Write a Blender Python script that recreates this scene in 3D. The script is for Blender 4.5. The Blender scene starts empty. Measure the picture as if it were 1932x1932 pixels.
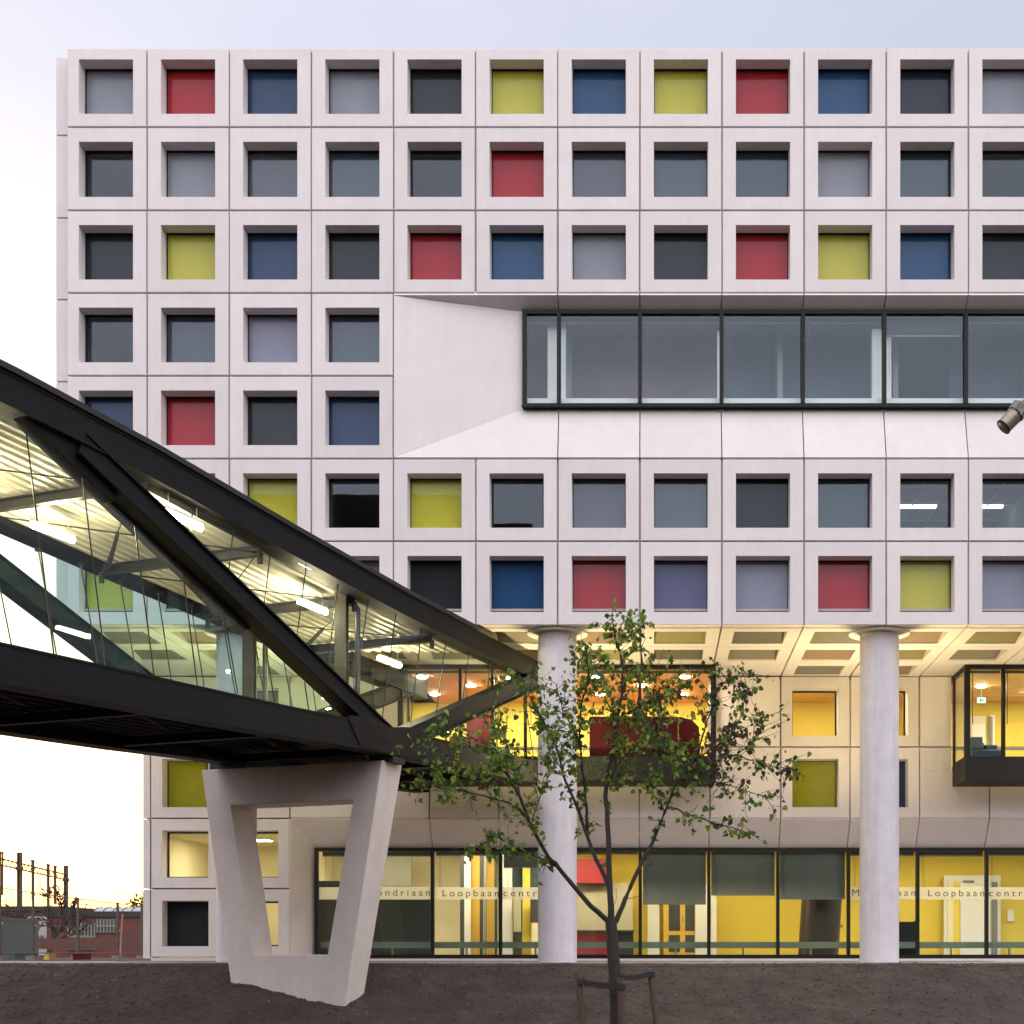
import bpy, bmesh, math, random
from math import radians, pi, sin, cos, sqrt
from mathutils import Vector, Matrix, noise
R = random.Random(7)
SC = bpy.context.scene
COL = SC.collection

# ------------------------------------------------------------------ camera
# metres; the camera stands at x=0,y=0 looking along +y; z=0 is the paving at the foot of the building
F = 2553.0; CX = 1233.0; CY = 1800.0; EYE = 0.19
cam_d = bpy.data.cameras.new('camera'); cam = bpy.data.objects.new('camera', cam_d); COL.objects.link(cam)
cam.location = (0, 0, EYE); cam.rotation_euler = (pi/2, 0, 0)
cam_d.sensor_width = 36; cam_d.sensor_fit = 'HORIZONTAL'
cam_d.lens = 36*F/1932.0
cam_d.shift_x = (966-CX)/1932.0; cam_d.shift_y = (CY-966)/1932.0
cam_d.clip_start = 0.1; cam_d.clip_end = 6000
SC.camera = cam

# ------------------------------------------------------------------ sky, sun, exposure
SUN_EL = 3.2; SUN_AZ = -40.0        # degrees; azimuth measured from +y towards +x
world = bpy.data.worlds.new('World'); SC.world = world; world.use_nodes = True
nt = world.node_tree; nt.nodes.clear()
wo = nt.nodes.new('ShaderNodeOutputWorld'); bg = nt.nodes.new('ShaderNodeBackground'); bg2 = nt.nodes.new('ShaderNodeBackground')
sky = nt.nodes.new('ShaderNodeTexSky'); sky.sky_type = 'NISHITA'; sky.sun_disc = False
sky.sun_elevation = radians(SUN_EL); sky.sun_rotation = radians(SUN_AZ); sky.air_density = 1.0; sky.dust_density = 1.6; sky.ozone_density = 1.5
bg.inputs['Strength'].default_value = 0.20
nt.links.new(sky.outputs['Color'], bg.inputs['Color'])
# thin high veil of dusk cloud that catches the last light over the whole sky
tc = nt.nodes.new('ShaderNodeTexCoord'); nz = nt.nodes.new('ShaderNodeTexNoise'); nz.inputs['Scale'].default_value = 3.0; nz.inputs['Detail'].default_value = 5
mp = nt.nodes.new('ShaderNodeMapping'); mp.inputs['Scale'].default_value = (1, 1, 3.0)
nt.links.new(tc.outputs['Generated'], mp.inputs['Vector']); nt.links.new(mp.outputs['Vector'], nz.inputs['Vector'])
cr = nt.nodes.new('ShaderNodeValToRGB'); cr.color_ramp.elements[0].position = .3; cr.color_ramp.elements[1].position = .75
cr.color_ramp.elements[0].color = (.74, .66, .78, 1); cr.color_ramp.elements[1].color = (1.02, .89, .94, 1)
nt.links.new(nz.outputs['Fac'], cr.inputs['Fac']); nt.links.new(cr.outputs['Color'], bg2.inputs['Color'])
bg2.inputs['Strength'].default_value = 0.35
ad = nt.nodes.new('ShaderNodeAddShader'); nt.links.new(bg.outputs[0], ad.inputs[0]); nt.links.new(bg2.outputs[0], ad.inputs[1])
nt.links.new(ad.outputs[0], wo.inputs['Surface'])

# the broad soft dusk light that falls on the facade from the open sky in front of it
sun_d = bpy.data.lights.new('sun', 'SUN'); sun = bpy.data.objects.new('sun', sun_d); COL.objects.link(sun)
sun_d.energy = 2.3; sun_d.angle = radians(112); sun_d.color = (1.0, .94, .94)
sun.rotation_euler = (Vector((-.24, 1.0, -1.12))).to_track_quat('-Z', 'Y').to_euler()
sun.location = (6, -20, 30)

SC.view_settings.view_transform = 'Standard'; SC.view_settings.look = 'None'
SC.view_settings.gamma = 1; SC.view_settings.use_curve_mapping = False
SC.view_settings.exposure = 0.70
SC.render.engine = 'CYCLES'
SC.cycles.max_bounces = 8; SC.cycles.transparent_max_bounces = 24; SC.cycles.glossy_bounces = 4; SC.cycles.diffuse_bounces = 4
SC.cycles.sample_clamp_indirect = 6; SC.cycles.use_denoising = True; SC.cycles.caustics_reflective = False; SC.cycles.caustics_refractive = False

# ------------------------------------------------------------------ helpers
def X(px, Y): return (px-CX)*Y/F
def Z(py, Y): return EYE+(CY-py)*Y/F
def P(px, py, Y): return Vector((X(px, Y), Y, Z(py, Y)))

def mat(name, col, rough=.6, metal=0, var=0.0, scale=3.0, bump=0.0, bscale=40, coat=0, emit=None, estr=0, spec=.5, streak=0.0, col2=None):
    m = bpy.data.materials.new(name); m.use_nodes = True; n = m.node_tree.nodes; l = m.node_tree.links
    b = n['Principled BSDF']; c = (*col, 1)
    b.inputs['Base Color'].default_value = c; b.inputs['Roughness'].default_value = rough; b.inputs['Metallic'].default_value = metal
    b.inputs['Specular IOR Level'].default_value = spec
    if coat: b.inputs['Coat Weight'].default_value = coat; b.inputs['Coat Roughness'].default_value = .02
    if emit: b.inputs['Emission Color'].default_value = (*emit, 1); b.inputs['Emission Strength'].default_value = estr
    if var or streak or bump:
        g = n.new('ShaderNodeNewGeometry')
    if var:
        t = n.new('ShaderNodeTexNoise'); t.inputs['Scale'].default_value = scale; t.inputs['Detail'].default_value = 8; t.inputs['Roughness'].default_value = .65
        l.new(g.outputs['Position'], t.inputs['Vector'])
        r = n.new('ShaderNodeValToRGB'); r.color_ramp.elements[0].position = .3; r.color_ramp.elements[1].position = .7
        d = col2 if col2 else tuple(x*(1-var) for x in col)
        u = tuple(min(1, x*(1+var*.6)) for x in col)
        r.color_ramp.elements[0].color = (*d, 1); r.color_ramp.elements[1].color = (*u, 1)
        l.new(t.outputs['Fac'], r.inputs['Fac']); out = r.outputs['Color']
        if streak:
            mpn = n.new('ShaderNodeMapping'); mpn.inputs['Scale'].default_value = (5, 5, .35); l.new(g.outputs['Position'], mpn.inputs['Vector'])
            t2 = n.new('ShaderNodeTexNoise'); t2.inputs['Scale'].default_value = 1.6; t2.inputs['Detail'].default_value = 6; l.new(mpn.outputs['Vector'], t2.inputs['Vector'])
            r2 = n.new('ShaderNodeValToRGB'); r2.color_ramp.elements[0].position = .35; r2.color_ramp.elements[1].position = .62
            r2.color_ramp.elements[0].color = (1-streak, 1-streak*1.1, 1-streak*1.05, 1); r2.color_ramp.elements[1].color = (1, 1, 1, 1)
            l.new(t2.outputs['Fac'], r2.inputs['Fac'])
            mx = n.new('ShaderNodeMix'); mx.data_type = 'RGBA'; mx.blend_type = 'MULTIPLY'; mx.inputs[0].default_value = 1
            l.new(out, mx.inputs[6]); l.new(r2.outputs['Color'], mx.inputs[7]); out = mx.outputs[2]
            oi = n.new('ShaderNodeObjectInfo'); mr = n.new('ShaderNodeMapRange'); mr.inputs[3].default_value = .94; mr.inputs[4].default_value = 1.02
            l.new(oi.outputs['Random'], mr.inputs[0])
            hs = n.new('ShaderNodeHueSaturation'); l.new(mr.outputs[0], hs.inputs['Value']); l.new(out, hs.inputs['Color']); out = hs.outputs['Color']
        l.new(out, b.inputs['Base Color'])
    if bump:
        t3 = n.new('ShaderNodeTexNoise'); t3.inputs['Scale'].default_value = bscale; t3.inputs['Detail'].default_value = 6
        l.new(g.outputs['Position'], t3.inputs['Vector'])
        bp = n.new('ShaderNodeBump'); bp.inputs['Strength'].default_value = bump; bp.inputs['Distance'].default_value = .02
        l.new(t3.outputs['Fac'], bp.inputs['Height']); l.new(bp.outputs['Normal'], b.inputs['Normal'])
    return m

def glass(name, tint=(.9, .97, .95), f0=1.5, boost=0.0):
    m = bpy.data.materials.new(name); m.use_nodes = True; n = m.node_tree.nodes; l = m.node_tree.links; n.clear()
    o = n.new('ShaderNodeOutputMaterial'); mx = n.new('ShaderNodeMixShader'); tr = n.new('ShaderNodeBsdfTransparent'); gl = n.new('ShaderNodeBsdfGlossy')
    tr.inputs['Color'].default_value = (*tint, 1); gl.inputs['Roughness'].default_value = 0.0; gl.inputs['Color'].default_value = (.78, .88, 1, 1)
    fr = n.new('ShaderNodeLayerWeight'); fr.inputs['Blend'].default_value = .5
    pw = n.new('ShaderNodeMath'); pw.operation = 'POWER'; pw.inputs[1].default_value = 5; l.new(fr.outputs['Facing'], pw.inputs[0])
    ma = n.new('ShaderNodeMath'); ma.operation = 'MULTIPLY_ADD'; ma.inputs[1].default_value = .8; ma.inputs[2].default_value = boost; ma.use_clamp = True
    g = n.new('ShaderNodeNewGeometry'); t = n.new('ShaderNodeTexNoise'); t.inputs['Scale'].default_value = .7; t.inputs['Detail'].default_value = 2
    l.new(g.outputs['Position'], t.inputs['Vector'])
    bp = n.new('ShaderNodeBump'); bp.inputs['Strength'].default_value = .12; bp.inputs['Distance'].default_value = .01; l.new(t.outputs['Fac'], bp.inputs['Height'])
    l.new(bp.outputs['Normal'], gl.inputs['Normal'])
    l.new(pw.outputs[0], ma.inputs[0]); l.new(ma.outputs[0], mx.inputs[0]); l.new(tr.outputs[0], mx.inputs[1]); l.new(gl.outputs[0], mx.inputs[2]); l.new(mx.outputs[0], o.inputs['Surface'])
    return m

M = {}
M['concrete'] = mat('white_concrete', (.76, .70, .70), .75, var=.05, scale=1.4, bump=.10, bscale=60, streak=.03)
M['pierconc'] = mat('pier_concrete', (.77, .68, .63), .75, var=.10, scale=1.3, bump=.25, bscale=35, streak=.04)
M['colconc'] = mat('column_concrete', (.66, .62, .66), .7, var=.10, scale=3.0, bump=.12, bscale=40, streak=.08)
M['joint'] = mat('joint_backing', (.40, .35, .35), .9)
M['dark'] = mat('anthracite_steel', (.0095, .0095, .011), .6, spec=.16, var=.15, scale=4, bump=.04, bscale=25)
M['frame'] = mat('dark_window_frame', (.011, .0115, .013), .55, spec=.25)
M['under'] = mat('dark_underside', (.012, .011, .011), .6)
M['olive'] = mat('brown_steel', (.045, .042, .034), .4, var=.15, scale=5)
M['rod'] = mat('glazing_joint', (.02, .022, .022), .35, metal=.3)
M['deck'] = mat('cream_roof_sheet', (.84, .81, .70), .4, var=.05, scale=6)
M['pipe'] = mat('grey_pipe', (.10, .105, .10), .35, metal=.5)
M['glass'] = glass('clear_glass', (.94, .97, .96), 1.5, .02)
M['glassw'] = glass('window_glass', (.93, .955, .96), 1.5, .030)
M['glassc'] = glass('panel_glass', (.96, .97, .97), 1.5, .011)
M['glassb'] = glass('bridge_glass', (.94, .975, .96), 1.5, .012)
M['glassf'] = glass('tinted_bridge_glass', (.80, .94, .91), 1.5, .010)
CM = {}
for k, c in dict(red=(.42, .010, .018), yellow=(.56, .51, .05), blue=(.010, .065, .18), navy=(.024, .050, .13), grey=(.27, .27, .32), lav=(.27, .26, .35),
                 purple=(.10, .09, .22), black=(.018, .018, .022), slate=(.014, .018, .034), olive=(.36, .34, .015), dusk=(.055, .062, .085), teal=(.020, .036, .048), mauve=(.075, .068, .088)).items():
    CM[k] = mat(k+'_panel', c, .6, var=.08, scale=8, spec=.2)
M['dim'] = mat('office_wall', (.30, .32, .33), .9)
M['dimd'] = mat('office_ceiling', (.42, .44, .44), .9)
M['white'] = mat('white_paint', (.78, .78, .74), .5)
M['cream'] = mat('cream_wall', (.80, .74, .52), .7, var=.04, scale=2)
M['yellow'] = mat('yellow_wall', (.80, .62, .085), .6, var=.04, scale=2)
M['orangew'] = mat('orange_ceiling', (.74, .33, .13), .8, var=.05, scale=2)
M['peach'] = mat('peach_ceiling', (.80, .48, .18), .8, var=.05, scale=2)
M['redp'] = mat('red_lacquer', (.36, .03, .042), .5)
M['dred'] = mat('dark_red_panel', (.11, .010, .012), .6, spec=.2)
M['dgrey'] = mat('dark_grey_board', (.055, .06, .055), .5, var=.1)
M['mgrey'] = mat('mid_grey_board', (.22, .22, .19), .6)
M['beige'] = mat('beige_board', (.42, .39, .28), .6)
M['gold'] = mat('ochre_door', (.72, .46, .08), .5)
M['bluep'] = mat('blue_grey_panel', (.05, .09, .13), .4)
M['chair'] = mat('slate_blue_fabric', (.10, .13, .19), .9)
M['railg'] = mat('grey_green_rail', (.22, .27, .20), .5)
M['slat'] = mat('grey_blind_slat', (.20, .215, .205), .35)
M['slatd'] = mat('dark_blind_slat', (.19, .21, .20), .3)
M['ink'] = mat('dark_lettering', (.02, .03, .035), .6)
M['frost'] = mat('frosted_film', (.80, .74, .42), .6)
def film():
    m = M['frost']; n = m.node_tree.nodes; l = m.node_tree.links; n.clear()
    o = n.new('ShaderNodeOutputMaterial'); a = n.new('ShaderNodeBsdfTransparent'); b = n.new('ShaderNodeBsdfTranslucent'); x = n.new('ShaderNodeMixShader'); d = n.new('ShaderNodeBsdfDiffuse'); x2 = n.new('ShaderNodeMixShader')
    b.inputs['Color'].default_value = (.95, .93, .8, 1); d.inputs['Color'].default_value = (.8, .78, .66, 1); x.inputs[0].default_value = .5; x2.inputs[0].default_value = .45
    l.new(b.outputs[0], x.inputs[1]); l.new(d.outputs[0], x.inputs[2]); l.new(a.outputs[0], x2.inputs[2]); l.new(x.outputs[0], x2.inputs[1]); l.new(x2.outputs[0], o.inputs['Surface'])
film()
M['paper'] = mat('paper', (.8, .78, .7), .7)
M['floor'] = mat('interior_floor', (.20, .19, .17), .4)
M['lamp'] = mat('warm_lamp', (1, .9, .7), .5, emit=(1, .80, .50), estr=32)
M['lamps'] = mat('soft_lamp', (1, .9, .7), .5, emit=(1, .84, .52), estr=125)
M['spotl'] = mat('downlight_glow', (1, .9, .7), .5, emit=(1, .84, .6), estr=260)
M['uplight'] = mat('uplighter_glow', (1, .9, .7), .5, emit=(1, .80, .38), estr=400)
M['exit'] = mat('exit_sign_green', (.1, .6, .3), .5, emit=(.7, 1, .8), estr=.9)
M['bark'] = mat('young_bark', (.030, .024, .020), .85, var=.35, scale=14, bump=.5, bscale=50)
M['stake'] = mat('weathered_stake', (.085, .056, .040), .9, var=.3, scale=18, bump=.5, bscale=60)
M['strap'] = mat('black_rubber_strap', (.015, .014, .014), .7)
LF = [mat('leaf_green', (.12, .19, .035), .5, var=.35, scale=25), mat('leaf_dark', (.055, .105, .034), .5, var=.3, scale=25),
      mat('leaf_light', (.26, .30, .06), .5, var=.3, scale=25), mat('leaf_brown', (.080, .055, .036), .7, var=.4, scale=25)]

for lm_, tcol in zip(LF, ((.16, .30, .03), (.07, .15, .03), (.34, .42, .05), (.10, .06, .03))):
    n = lm_.node_tree.nodes; l = lm_.node_tree.links; o = n['Material Output']; p = n['Principled BSDF']; p.inputs['Specular IOR Level'].default_value = .25
    t = n.new('ShaderNodeBsdfTranslucent'); t.inputs['Color'].default_value = (*tcol, 1); x = n.new('ShaderNodeMixShader'); x.inputs[0].default_value = .42
    l.new(p.outputs[0], x.inputs[1]); l.new(t.outputs[0], x.inputs[2]); l.new(x.outputs[0], o.inputs['Surface'])
def link(o, parent=None):
    COL.objects.link(o)
    if parent is not None: o.parent = parent
    return o
def props(o, label=None, cat=None, group=None, kind=None):
    if label: o['label'] = label
    if cat: o['category'] = cat
    if group: o['group'] = group
    if kind: o['kind'] = kind
    return o
def empty(name, loc, label=None, cat=None, group=None, rz=0):
    o = bpy.data.objects.new(name, None); o.empty_display_size = .2; o.location = loc; o.rotation_euler = (0, 0, rz); link(o)
    return props(o, label, cat, group)

class MB:
    """collects faces; coordinates are world unless an origin is given when building"""
    def __init__(s): s.v = []; s.f = []; s.m = []; s.smooth = []
    def add(s, vs, fs, mi=0, sm=False):
        b = len(s.v); s.v += [tuple(v) for v in vs]
        for f in fs: s.f.append([b+i for i in f]); s.m.append(mi); s.smooth.append(sm)
        return s
    def quad(s, a, b, c, d, mi=0): return s.add([a, b, c, d], [(0, 1, 2, 3)], mi)
    def box(s, x0, x1, y0, y1, z0, z1, mi=0):
        v = [(x0, y0, z0), (x1, y0, z0), (x1, y1, z0), (x0, y1, z0), (x0, y0, z1), (x1, y0, z1), (x1, y1, z1), (x0, y1, z1)]
        return s.add(v, [(0, 3, 2, 1), (4, 5, 6, 7), (0, 1, 5, 4), (1, 2, 6, 5), (2, 3, 7, 6), (3, 0, 4, 7)], mi)
    def cbox(s, x0, x1, y0, y1, z0, z1, c=.01, mi=0):
        # box with the front (-y) edges chamfered
        a = [(x0, z0), (x1, z0), (x1, z1), (x0, z1)]; b = [(x0+c, z0+c), (x1-c, z0+c), (x1-c, z1-c), (x0+c, z1-c)]
        v = [(x, y0, z) for x, z in b]+[(x, y0+c, z) for x, z in a]+[(x, y1, z) for x, z in a]
        f = [(0, 1, 2, 3), (8, 11, 10, 9)]
        for i in range(4):
            j = (i+1) % 4; f += [(i+4, j+4, j, i), (i+8, j+8, j+4, i+4)]
        return s.add(v, f, mi)
    def prism(s, poly, vec, mi=0):
        n = len(poly); vec = Vector(vec); a = [Vector(p) for p in poly]; b = [p+vec for p in a]
        nrm = Vector((0, 0, 0))
        for i in range(n): nrm += a[i].cross(a[(i+1) % n])
        if nrm.dot(vec) > 0: a.reverse(); b.reverse()
        return s.add(a+b, [tuple(range(n)), tuple(range(2*n-1, n-1, -1))]+[(i, i+n, (i+1) % n+n, (i+1) % n) for i in range(n)], mi)
    def sweep(s, prof, path, side, mi=0):
        # prof: (lateral, up) closed polygon ; path: points ; side: lateral unit vector
        n = len(prof); rings = []
        side = Vector(side).normalized()
        for i, p in enumerate(path):
            t = (Vector(path[min(i+1, len(path)-1)])-Vector(path[max(i-1, 0)])).normalized()
            up = side.cross(t).normalized()
            if up.z < 0: up = -up
            rings.append([Vector(p)+side*a+up*b for a, b in prof])
        v = [q for r in rings for q in r]; f = []
        for i in range(len(rings)-1):
            for j in range(n):
                k = (j+1) % n; f.append((i*n+j, i*n+k, (i+1)*n+k, (i+1)*n+j))
        f.append(tuple(range(n-1, -1, -1))); f.append(tuple((len(rings)-1)*n+j for j in range(n)))
        return s.add(v, f, mi)
    def tube(s, pts, rad, n=8, mi=0, caps=True, sm=True):
        pts = [Vector(p) for p in pts]
        if not isinstance(rad, (list, tuple)): rad = [rad]*len(pts)
        ref = Vector((0.31, .17, .93)); v = []; f = []
        for i, p in enumerate(pts):
            t = (pts[min(i+1, len(pts)-1)]-pts[max(i-1, 0)]).normalized()
            a = t.cross(ref)
            if a.length < .1: a = t.cross(Vector((1, 0, 0)))
            a.normalize(); b = t.cross(a)
            v += [p+(a*cos(2*pi*k/n)+b*sin(2*pi*k/n))*rad[i] for k in range(n)]
        for i in range(len(pts)-1):
            for k in range(n):
                j = (k+1) % n; f.append((i*n+k, (i+1)*n+k, (i+1)*n+j, i*n+j))
        s.add(v, f, mi, sm)
        if caps: s.add(v[:n], [tuple(range(n))], mi); s.add(v[-n:], [tuple(range(n-1, -1, -1))], mi)
        return s
    def mesh(s, name, mats):
        me = bpy.data.meshes.new(name); me.from_pydata(s.v, [], s.f)
        for m in (mats if isinstance(mats, (list, tuple)) else [mats]): me.materials.append(m)
        me.polygons.foreach_set('material_index', s.m); me.polygons.foreach_set('use_smooth', s.smooth); me.update()
        return me
    def build(s, name, mats, parent=None, loc=(0, 0, 0), **kw):
        o = bpy.data.objects.new(name, s.mesh(name, mats)); o.location = loc; link(o, parent)
        return props(o, **kw)
def inst(name, me, parent=None, loc=(0, 0, 0), rot=(0, 0, 0), **kw):
    o = bpy.data.objects.new(name, me); o.location = loc; o.rotation_euler = rot; link(o, parent); return props(o, **kw)

# ------------------------------------------------------------------ ground
def prof(y, x):
    # lower ground -1.4, raised bed rises to the paving
    toe, top = 25.05, 28.50
    t = (y-toe)/(top-toe)
    if t <= 0: z = -1.4
    elif t >= 1: z = -.02
    else:
        s = t*t*(3-2*t); z = -1.4+1.38*(.35*s+.65*t)
    if 24 < y < 28.75 and -30 < x < 20:
        k = min(1, max(0, (28.7-y)/.5))
        z += (noise.fractal(Vector((x*.5, y*.8, 3)), 1, 2, 3)*.07+noise.fractal(Vector((x*2.3, y*2.3, 0)), 1, 2.1, 4)*.04+max(0, noise.noise(Vector((x*9, y*9, 1))))**1.5*.05+noise.noise(Vector((x*22, y*22, 7)))*.010)*k*(.6 if y > 28.2 else 1)
        if y > 28.3: z += .035*k
    return z
xs = [-3000, -800, -300, -120, -60, -30, -20]+[-14.5+.036*i for i in range(int(25/.036))]+[12, 16, 30, 60, 150, 400, 3000]
ys = [-3000, -500, -100, -30, -10, 0, 8, 14, 18, 21, 23, 24.2, 24.7]+[25+.036*i for i in range(int(3.75/.036))]+[28.8, 28.95, 30, 35, 50, 80, 130, 250, 600, 3000]
v = [(x, y, prof(y, x)) for y in ys for x in xs]; nx = len(xs)
f = [(j*nx+i, j*nx+i+1, (j+1)*nx+i+1, (j+1)*nx+i) for j in range(len(ys)-1) for i in range(nx-1)]
me = bpy.data.meshes.new('ground'); me.from_pydata(v, [], f)
M['soil'] = mat('bare_soil', (.048, .034, .028), .95, var=.42, scale=1.7, bump=.6, bscale=45)
me.materials.append(M['soil']); me.update()
inst('ground', me, kind='structure')
# loose clods on the bank
cl = MB(); t1 = (1+sqrt(5))/2
ico = [Vector(p).normalized() for p in [(-1, t1, 0), (1, t1, 0), (-1, -t1, 0), (1, -t1, 0), (0, -1, t1), (0, 1, t1), (0, -1, -t1), (0, 1, -t1), (t1, 0, -1), (t1, 0, 1), (-t1, 0, -1), (-t1, 0, 1)]]
icf = [(0, 11, 5), (0, 5, 1), (0, 1, 7), (0, 7, 10), (0, 10, 11), (1, 5, 9), (5, 11, 4), (11, 10, 2), (10, 7, 6), (7, 1, 8), (3, 9, 4), (3, 4, 2), (3, 2, 6), (3, 6, 8), (3, 8, 9), (4, 9, 5), (2, 4, 11), (6, 2, 10), (8, 6, 7), (9, 8, 1)]
for i in range(9000):
    x = R.uniform(-14, 10); y = R.uniform(25.1, 28.6); r = .006+.022*R.random()**5
    z = prof(y, x)
    cl.add([Vector((x, y, z+r*.05))+Vector((p.x*r*R.uniform(.7, 1.4), p.y*r*R.uniform(.7, 1.4), p.z*r*.8)) for p in ico], icf, 0 if R.random() < .985 else 1)
cl.build('soil_clods', [M['soil'], mat('pale_pebble', (.22, .20, .19), .8)], kind='stuff')
sw_ = MB()
for i in range(170):
    x = R.uniform(-14, 10); y = R.uniform(25.2, 28.5); a = R.uniform(0, 6.28); l_ = R.uniform(.04, .16); z = prof(y, x)+.012
    sw_.tube([(x, y, z), (x+cos(a)*l_*.5, y+sin(a)*l_*.5, z+.012+.03*R.random()**3), (x+cos(a)*l_, y+sin(a)*l_, z+.004)], .0028, 4, caps=False)
for i in range(60):
    x = R.uniform(-14, 10); y = R.uniform(26.5, 28.55); z = prof(y, x)
    for q in range(5):
        a = R.uniform(0, 6.28); h = R.uniform(.03, .09); sw_.add([(x, y, z), (x+.006, y, z), (x+cos(a)*h*.6, y+sin(a)*h*.6, z+h)], [(0, 1, 2)], 1)
sw_.build('straw_and_weeds', [mat('dry_straw', (.26, .21, .15), .9), mat('weed_green', (.06, .09, .025), .8)], kind='stuff')
# paving at the foot of the building
M['paving'] = mat('grey_paving', (.30, .265, .25), .85, var=.2, scale=3, bump=.3)
pv = MB(); pv.box(-60, 16, 28.86, 36.2, -.3, 0); pv.build('paving', M['paving'], kind='structure')
kb = MB(); kb.cbox(0, .985, 0, .16, -.25, .012, .008); km = kb.mesh('kerb_stone', M['paving'])
ke = empty('kerb', (-20, 28.69, 0)); ke['kind'] = 'structure'
for i in range(32): inst('kerb_stone', km, ke, (i*1.0, R.uniform(-.006, .006), R.uniform(-.006, .004)))
# slabs laid between the kerb and the wall
sm_ = MB(); sm_.box(0, .59, 0, .59, 0, .012); sm_ = sm_.mesh('paving_slab', M['paving'])
se = empty('walkway', (-13.2, 33.2, .004)); se['kind'] = 'structure'
for i in range(36):
    for j in range(3): inst('paving_slab', sm_, se, (i*.6, j*.6, 0))

# ------------------------------------------------------------------ the school building
B = empty('school_building', (0, 29.65, 0), 'white concrete college building with a grid of square coloured windows standing on round columns', 'building')
def BP(mb, name, mats, **kw):
    """part of the building, given in world coordinates"""
    o = bpy.data.objects.new(name, mb.mesh(name, mats)); link(o, B); o.location = (0, -29.65, 0)
    return props(o, **kw)
Y0 = 29.65; YB = 35.02
def frame_panel(w, h, a0, a1, b0, b1, d=.36, c=.010, t=.36, splay=.012):
    """square cast panel, local x 0..w, z 0..h, front at y=0 facing -y, with a deep opening"""
    m = MB(); s = splay
    o = [(0, 0), (w, 0), (w, h), (0, h)]; oc = [(c, c), (w-c, c), (w-c, h-c), (c, h-c)]
    i0 = [(a0, b0), (a1, b0), (a1, b1), (a0, b1)]; i1 = [(a0+s, b0+s*.3), (a1-s, b0+s*.3), (a1-s, b1-s), (a0+s, b1-s)]
    v = [(x, c, z) for x, z in o]+[(x, 0, z) for x, z in oc]+[(x, 0, z) for x, z in i0]+[(x, d, z) for x, z in i1]+[(x, t, z) for x, z in o]
    f = []
    for i in range(4):
        j = (i+1) % 4
        f += [(i, j, j+4, i+4), (i+4, j+4, j+8, i+8), (i+8, j+8, j+12, i+12), (i+16, j+16, j, i)]
    m.add(v, f); return m
def win_mesh(w, h, d=.36, e=.035):
    """sub-meshes of a window that fills an opening w x h: frame, pane"""
    fr = MB(); y = d-.03
    fr.box(0, w, y, y+.07, 0, e); fr.box(0, w, y, y+.07, h-e, h); fr.box(0, e, y, y+.07, e, h-e); fr.box(w-e, w, y, y+.07, e, h-e)
    pn = MB(); pn.box(e, w-e, y+.03, y+.045, e, h-e)
    return fr, pn
panel_cache = {}; W = {}
def win_parts(w, h, d, e0):
    k = (round(w, 3), round(h, 3), d, e0)
    if k not in W:
        fr, pn = win_mesh(w, h, d, e0)
        bl = MB(); e = .010; y = d+.018; g = .010
        # coloured box set behind the glass: sides and back, open to the front
        a = [(e, e), (w-e, e), (w-e, h-e), (e, h-e)]
        bl.add([(x, y, z) for x, z in a]+[(x, y+g, z) for x, z in a], [(4, 5, 6, 7), (0, 1, 5, 4), (1, 2, 6, 5), (2, 3, 7, 6), (3, 0, 4, 7)])
        W[k] = (fr.mesh('window_frame', M['frame']), {}, bl, pn)
    return W[k]
def window(parent_loc, w, h, d, kind, rot=(0, 0, 0)):
    frm, blc, bl, pn = win_parts(w, h, d, .012 if kind in CM else .035)
    o = inst('window', frm, B, parent_loc, rot)
    if ('pane', kind) not in blc:
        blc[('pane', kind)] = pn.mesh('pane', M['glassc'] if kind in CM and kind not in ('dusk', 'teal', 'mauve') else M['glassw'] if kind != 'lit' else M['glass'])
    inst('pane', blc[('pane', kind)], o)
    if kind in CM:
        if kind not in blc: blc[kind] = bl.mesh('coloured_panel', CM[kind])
        c = inst('coloured_panel', blc[kind], o); c['label'] = {'lav': 'lavender', 'dusk': 'slate blue painted-reflection', 'teal': 'dark teal painted-reflection', 'mauve': 'dull mauve painted-reflection'}.get(kind, kind)+' panel behind the glass'
    return o
def cpanel(x0, x1, z0, z1, Y, kind, d=.36, a=(.305, 1.495), b=None, g=.017):
    """concrete panel between joints x0..x1, z0..z1 on plane Y, with window of `kind` (None = blank)"""
    g1 = g+R.choice([-.006, 0, 0, .004]); w = x1-x0-2*g1; h = z1-z0-2*g
    if kind is None:
        m = MB(); m.cbox(0, w, 0, .3, 0, h); return inst('concrete_panel', m.mesh('concrete_panel', M['concrete']), B, (x0+g1, Y-Y0, z0+g))
    b0, b1 = b if b else (.29, 1.50)
    k = (round(w, 3), round(h, 3), a, b0, b1, d, round(g1, 3))
    if k not in panel_cache: panel_cache[k] = frame_panel(w, h, a[0]-g1, a[1]-g1, b0-g, b1-g, d).mesh('concrete_panel', M['concrete'])
    inst('concrete_panel', panel_cache[k], B, (x0+g1, Y-Y0, z0+g))
    window((x0+a[0]+.012, Y-Y0, z0+b0+.004), a[1]-a[0]-.024, b1-b0-.016, d-.02, kind)

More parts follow.
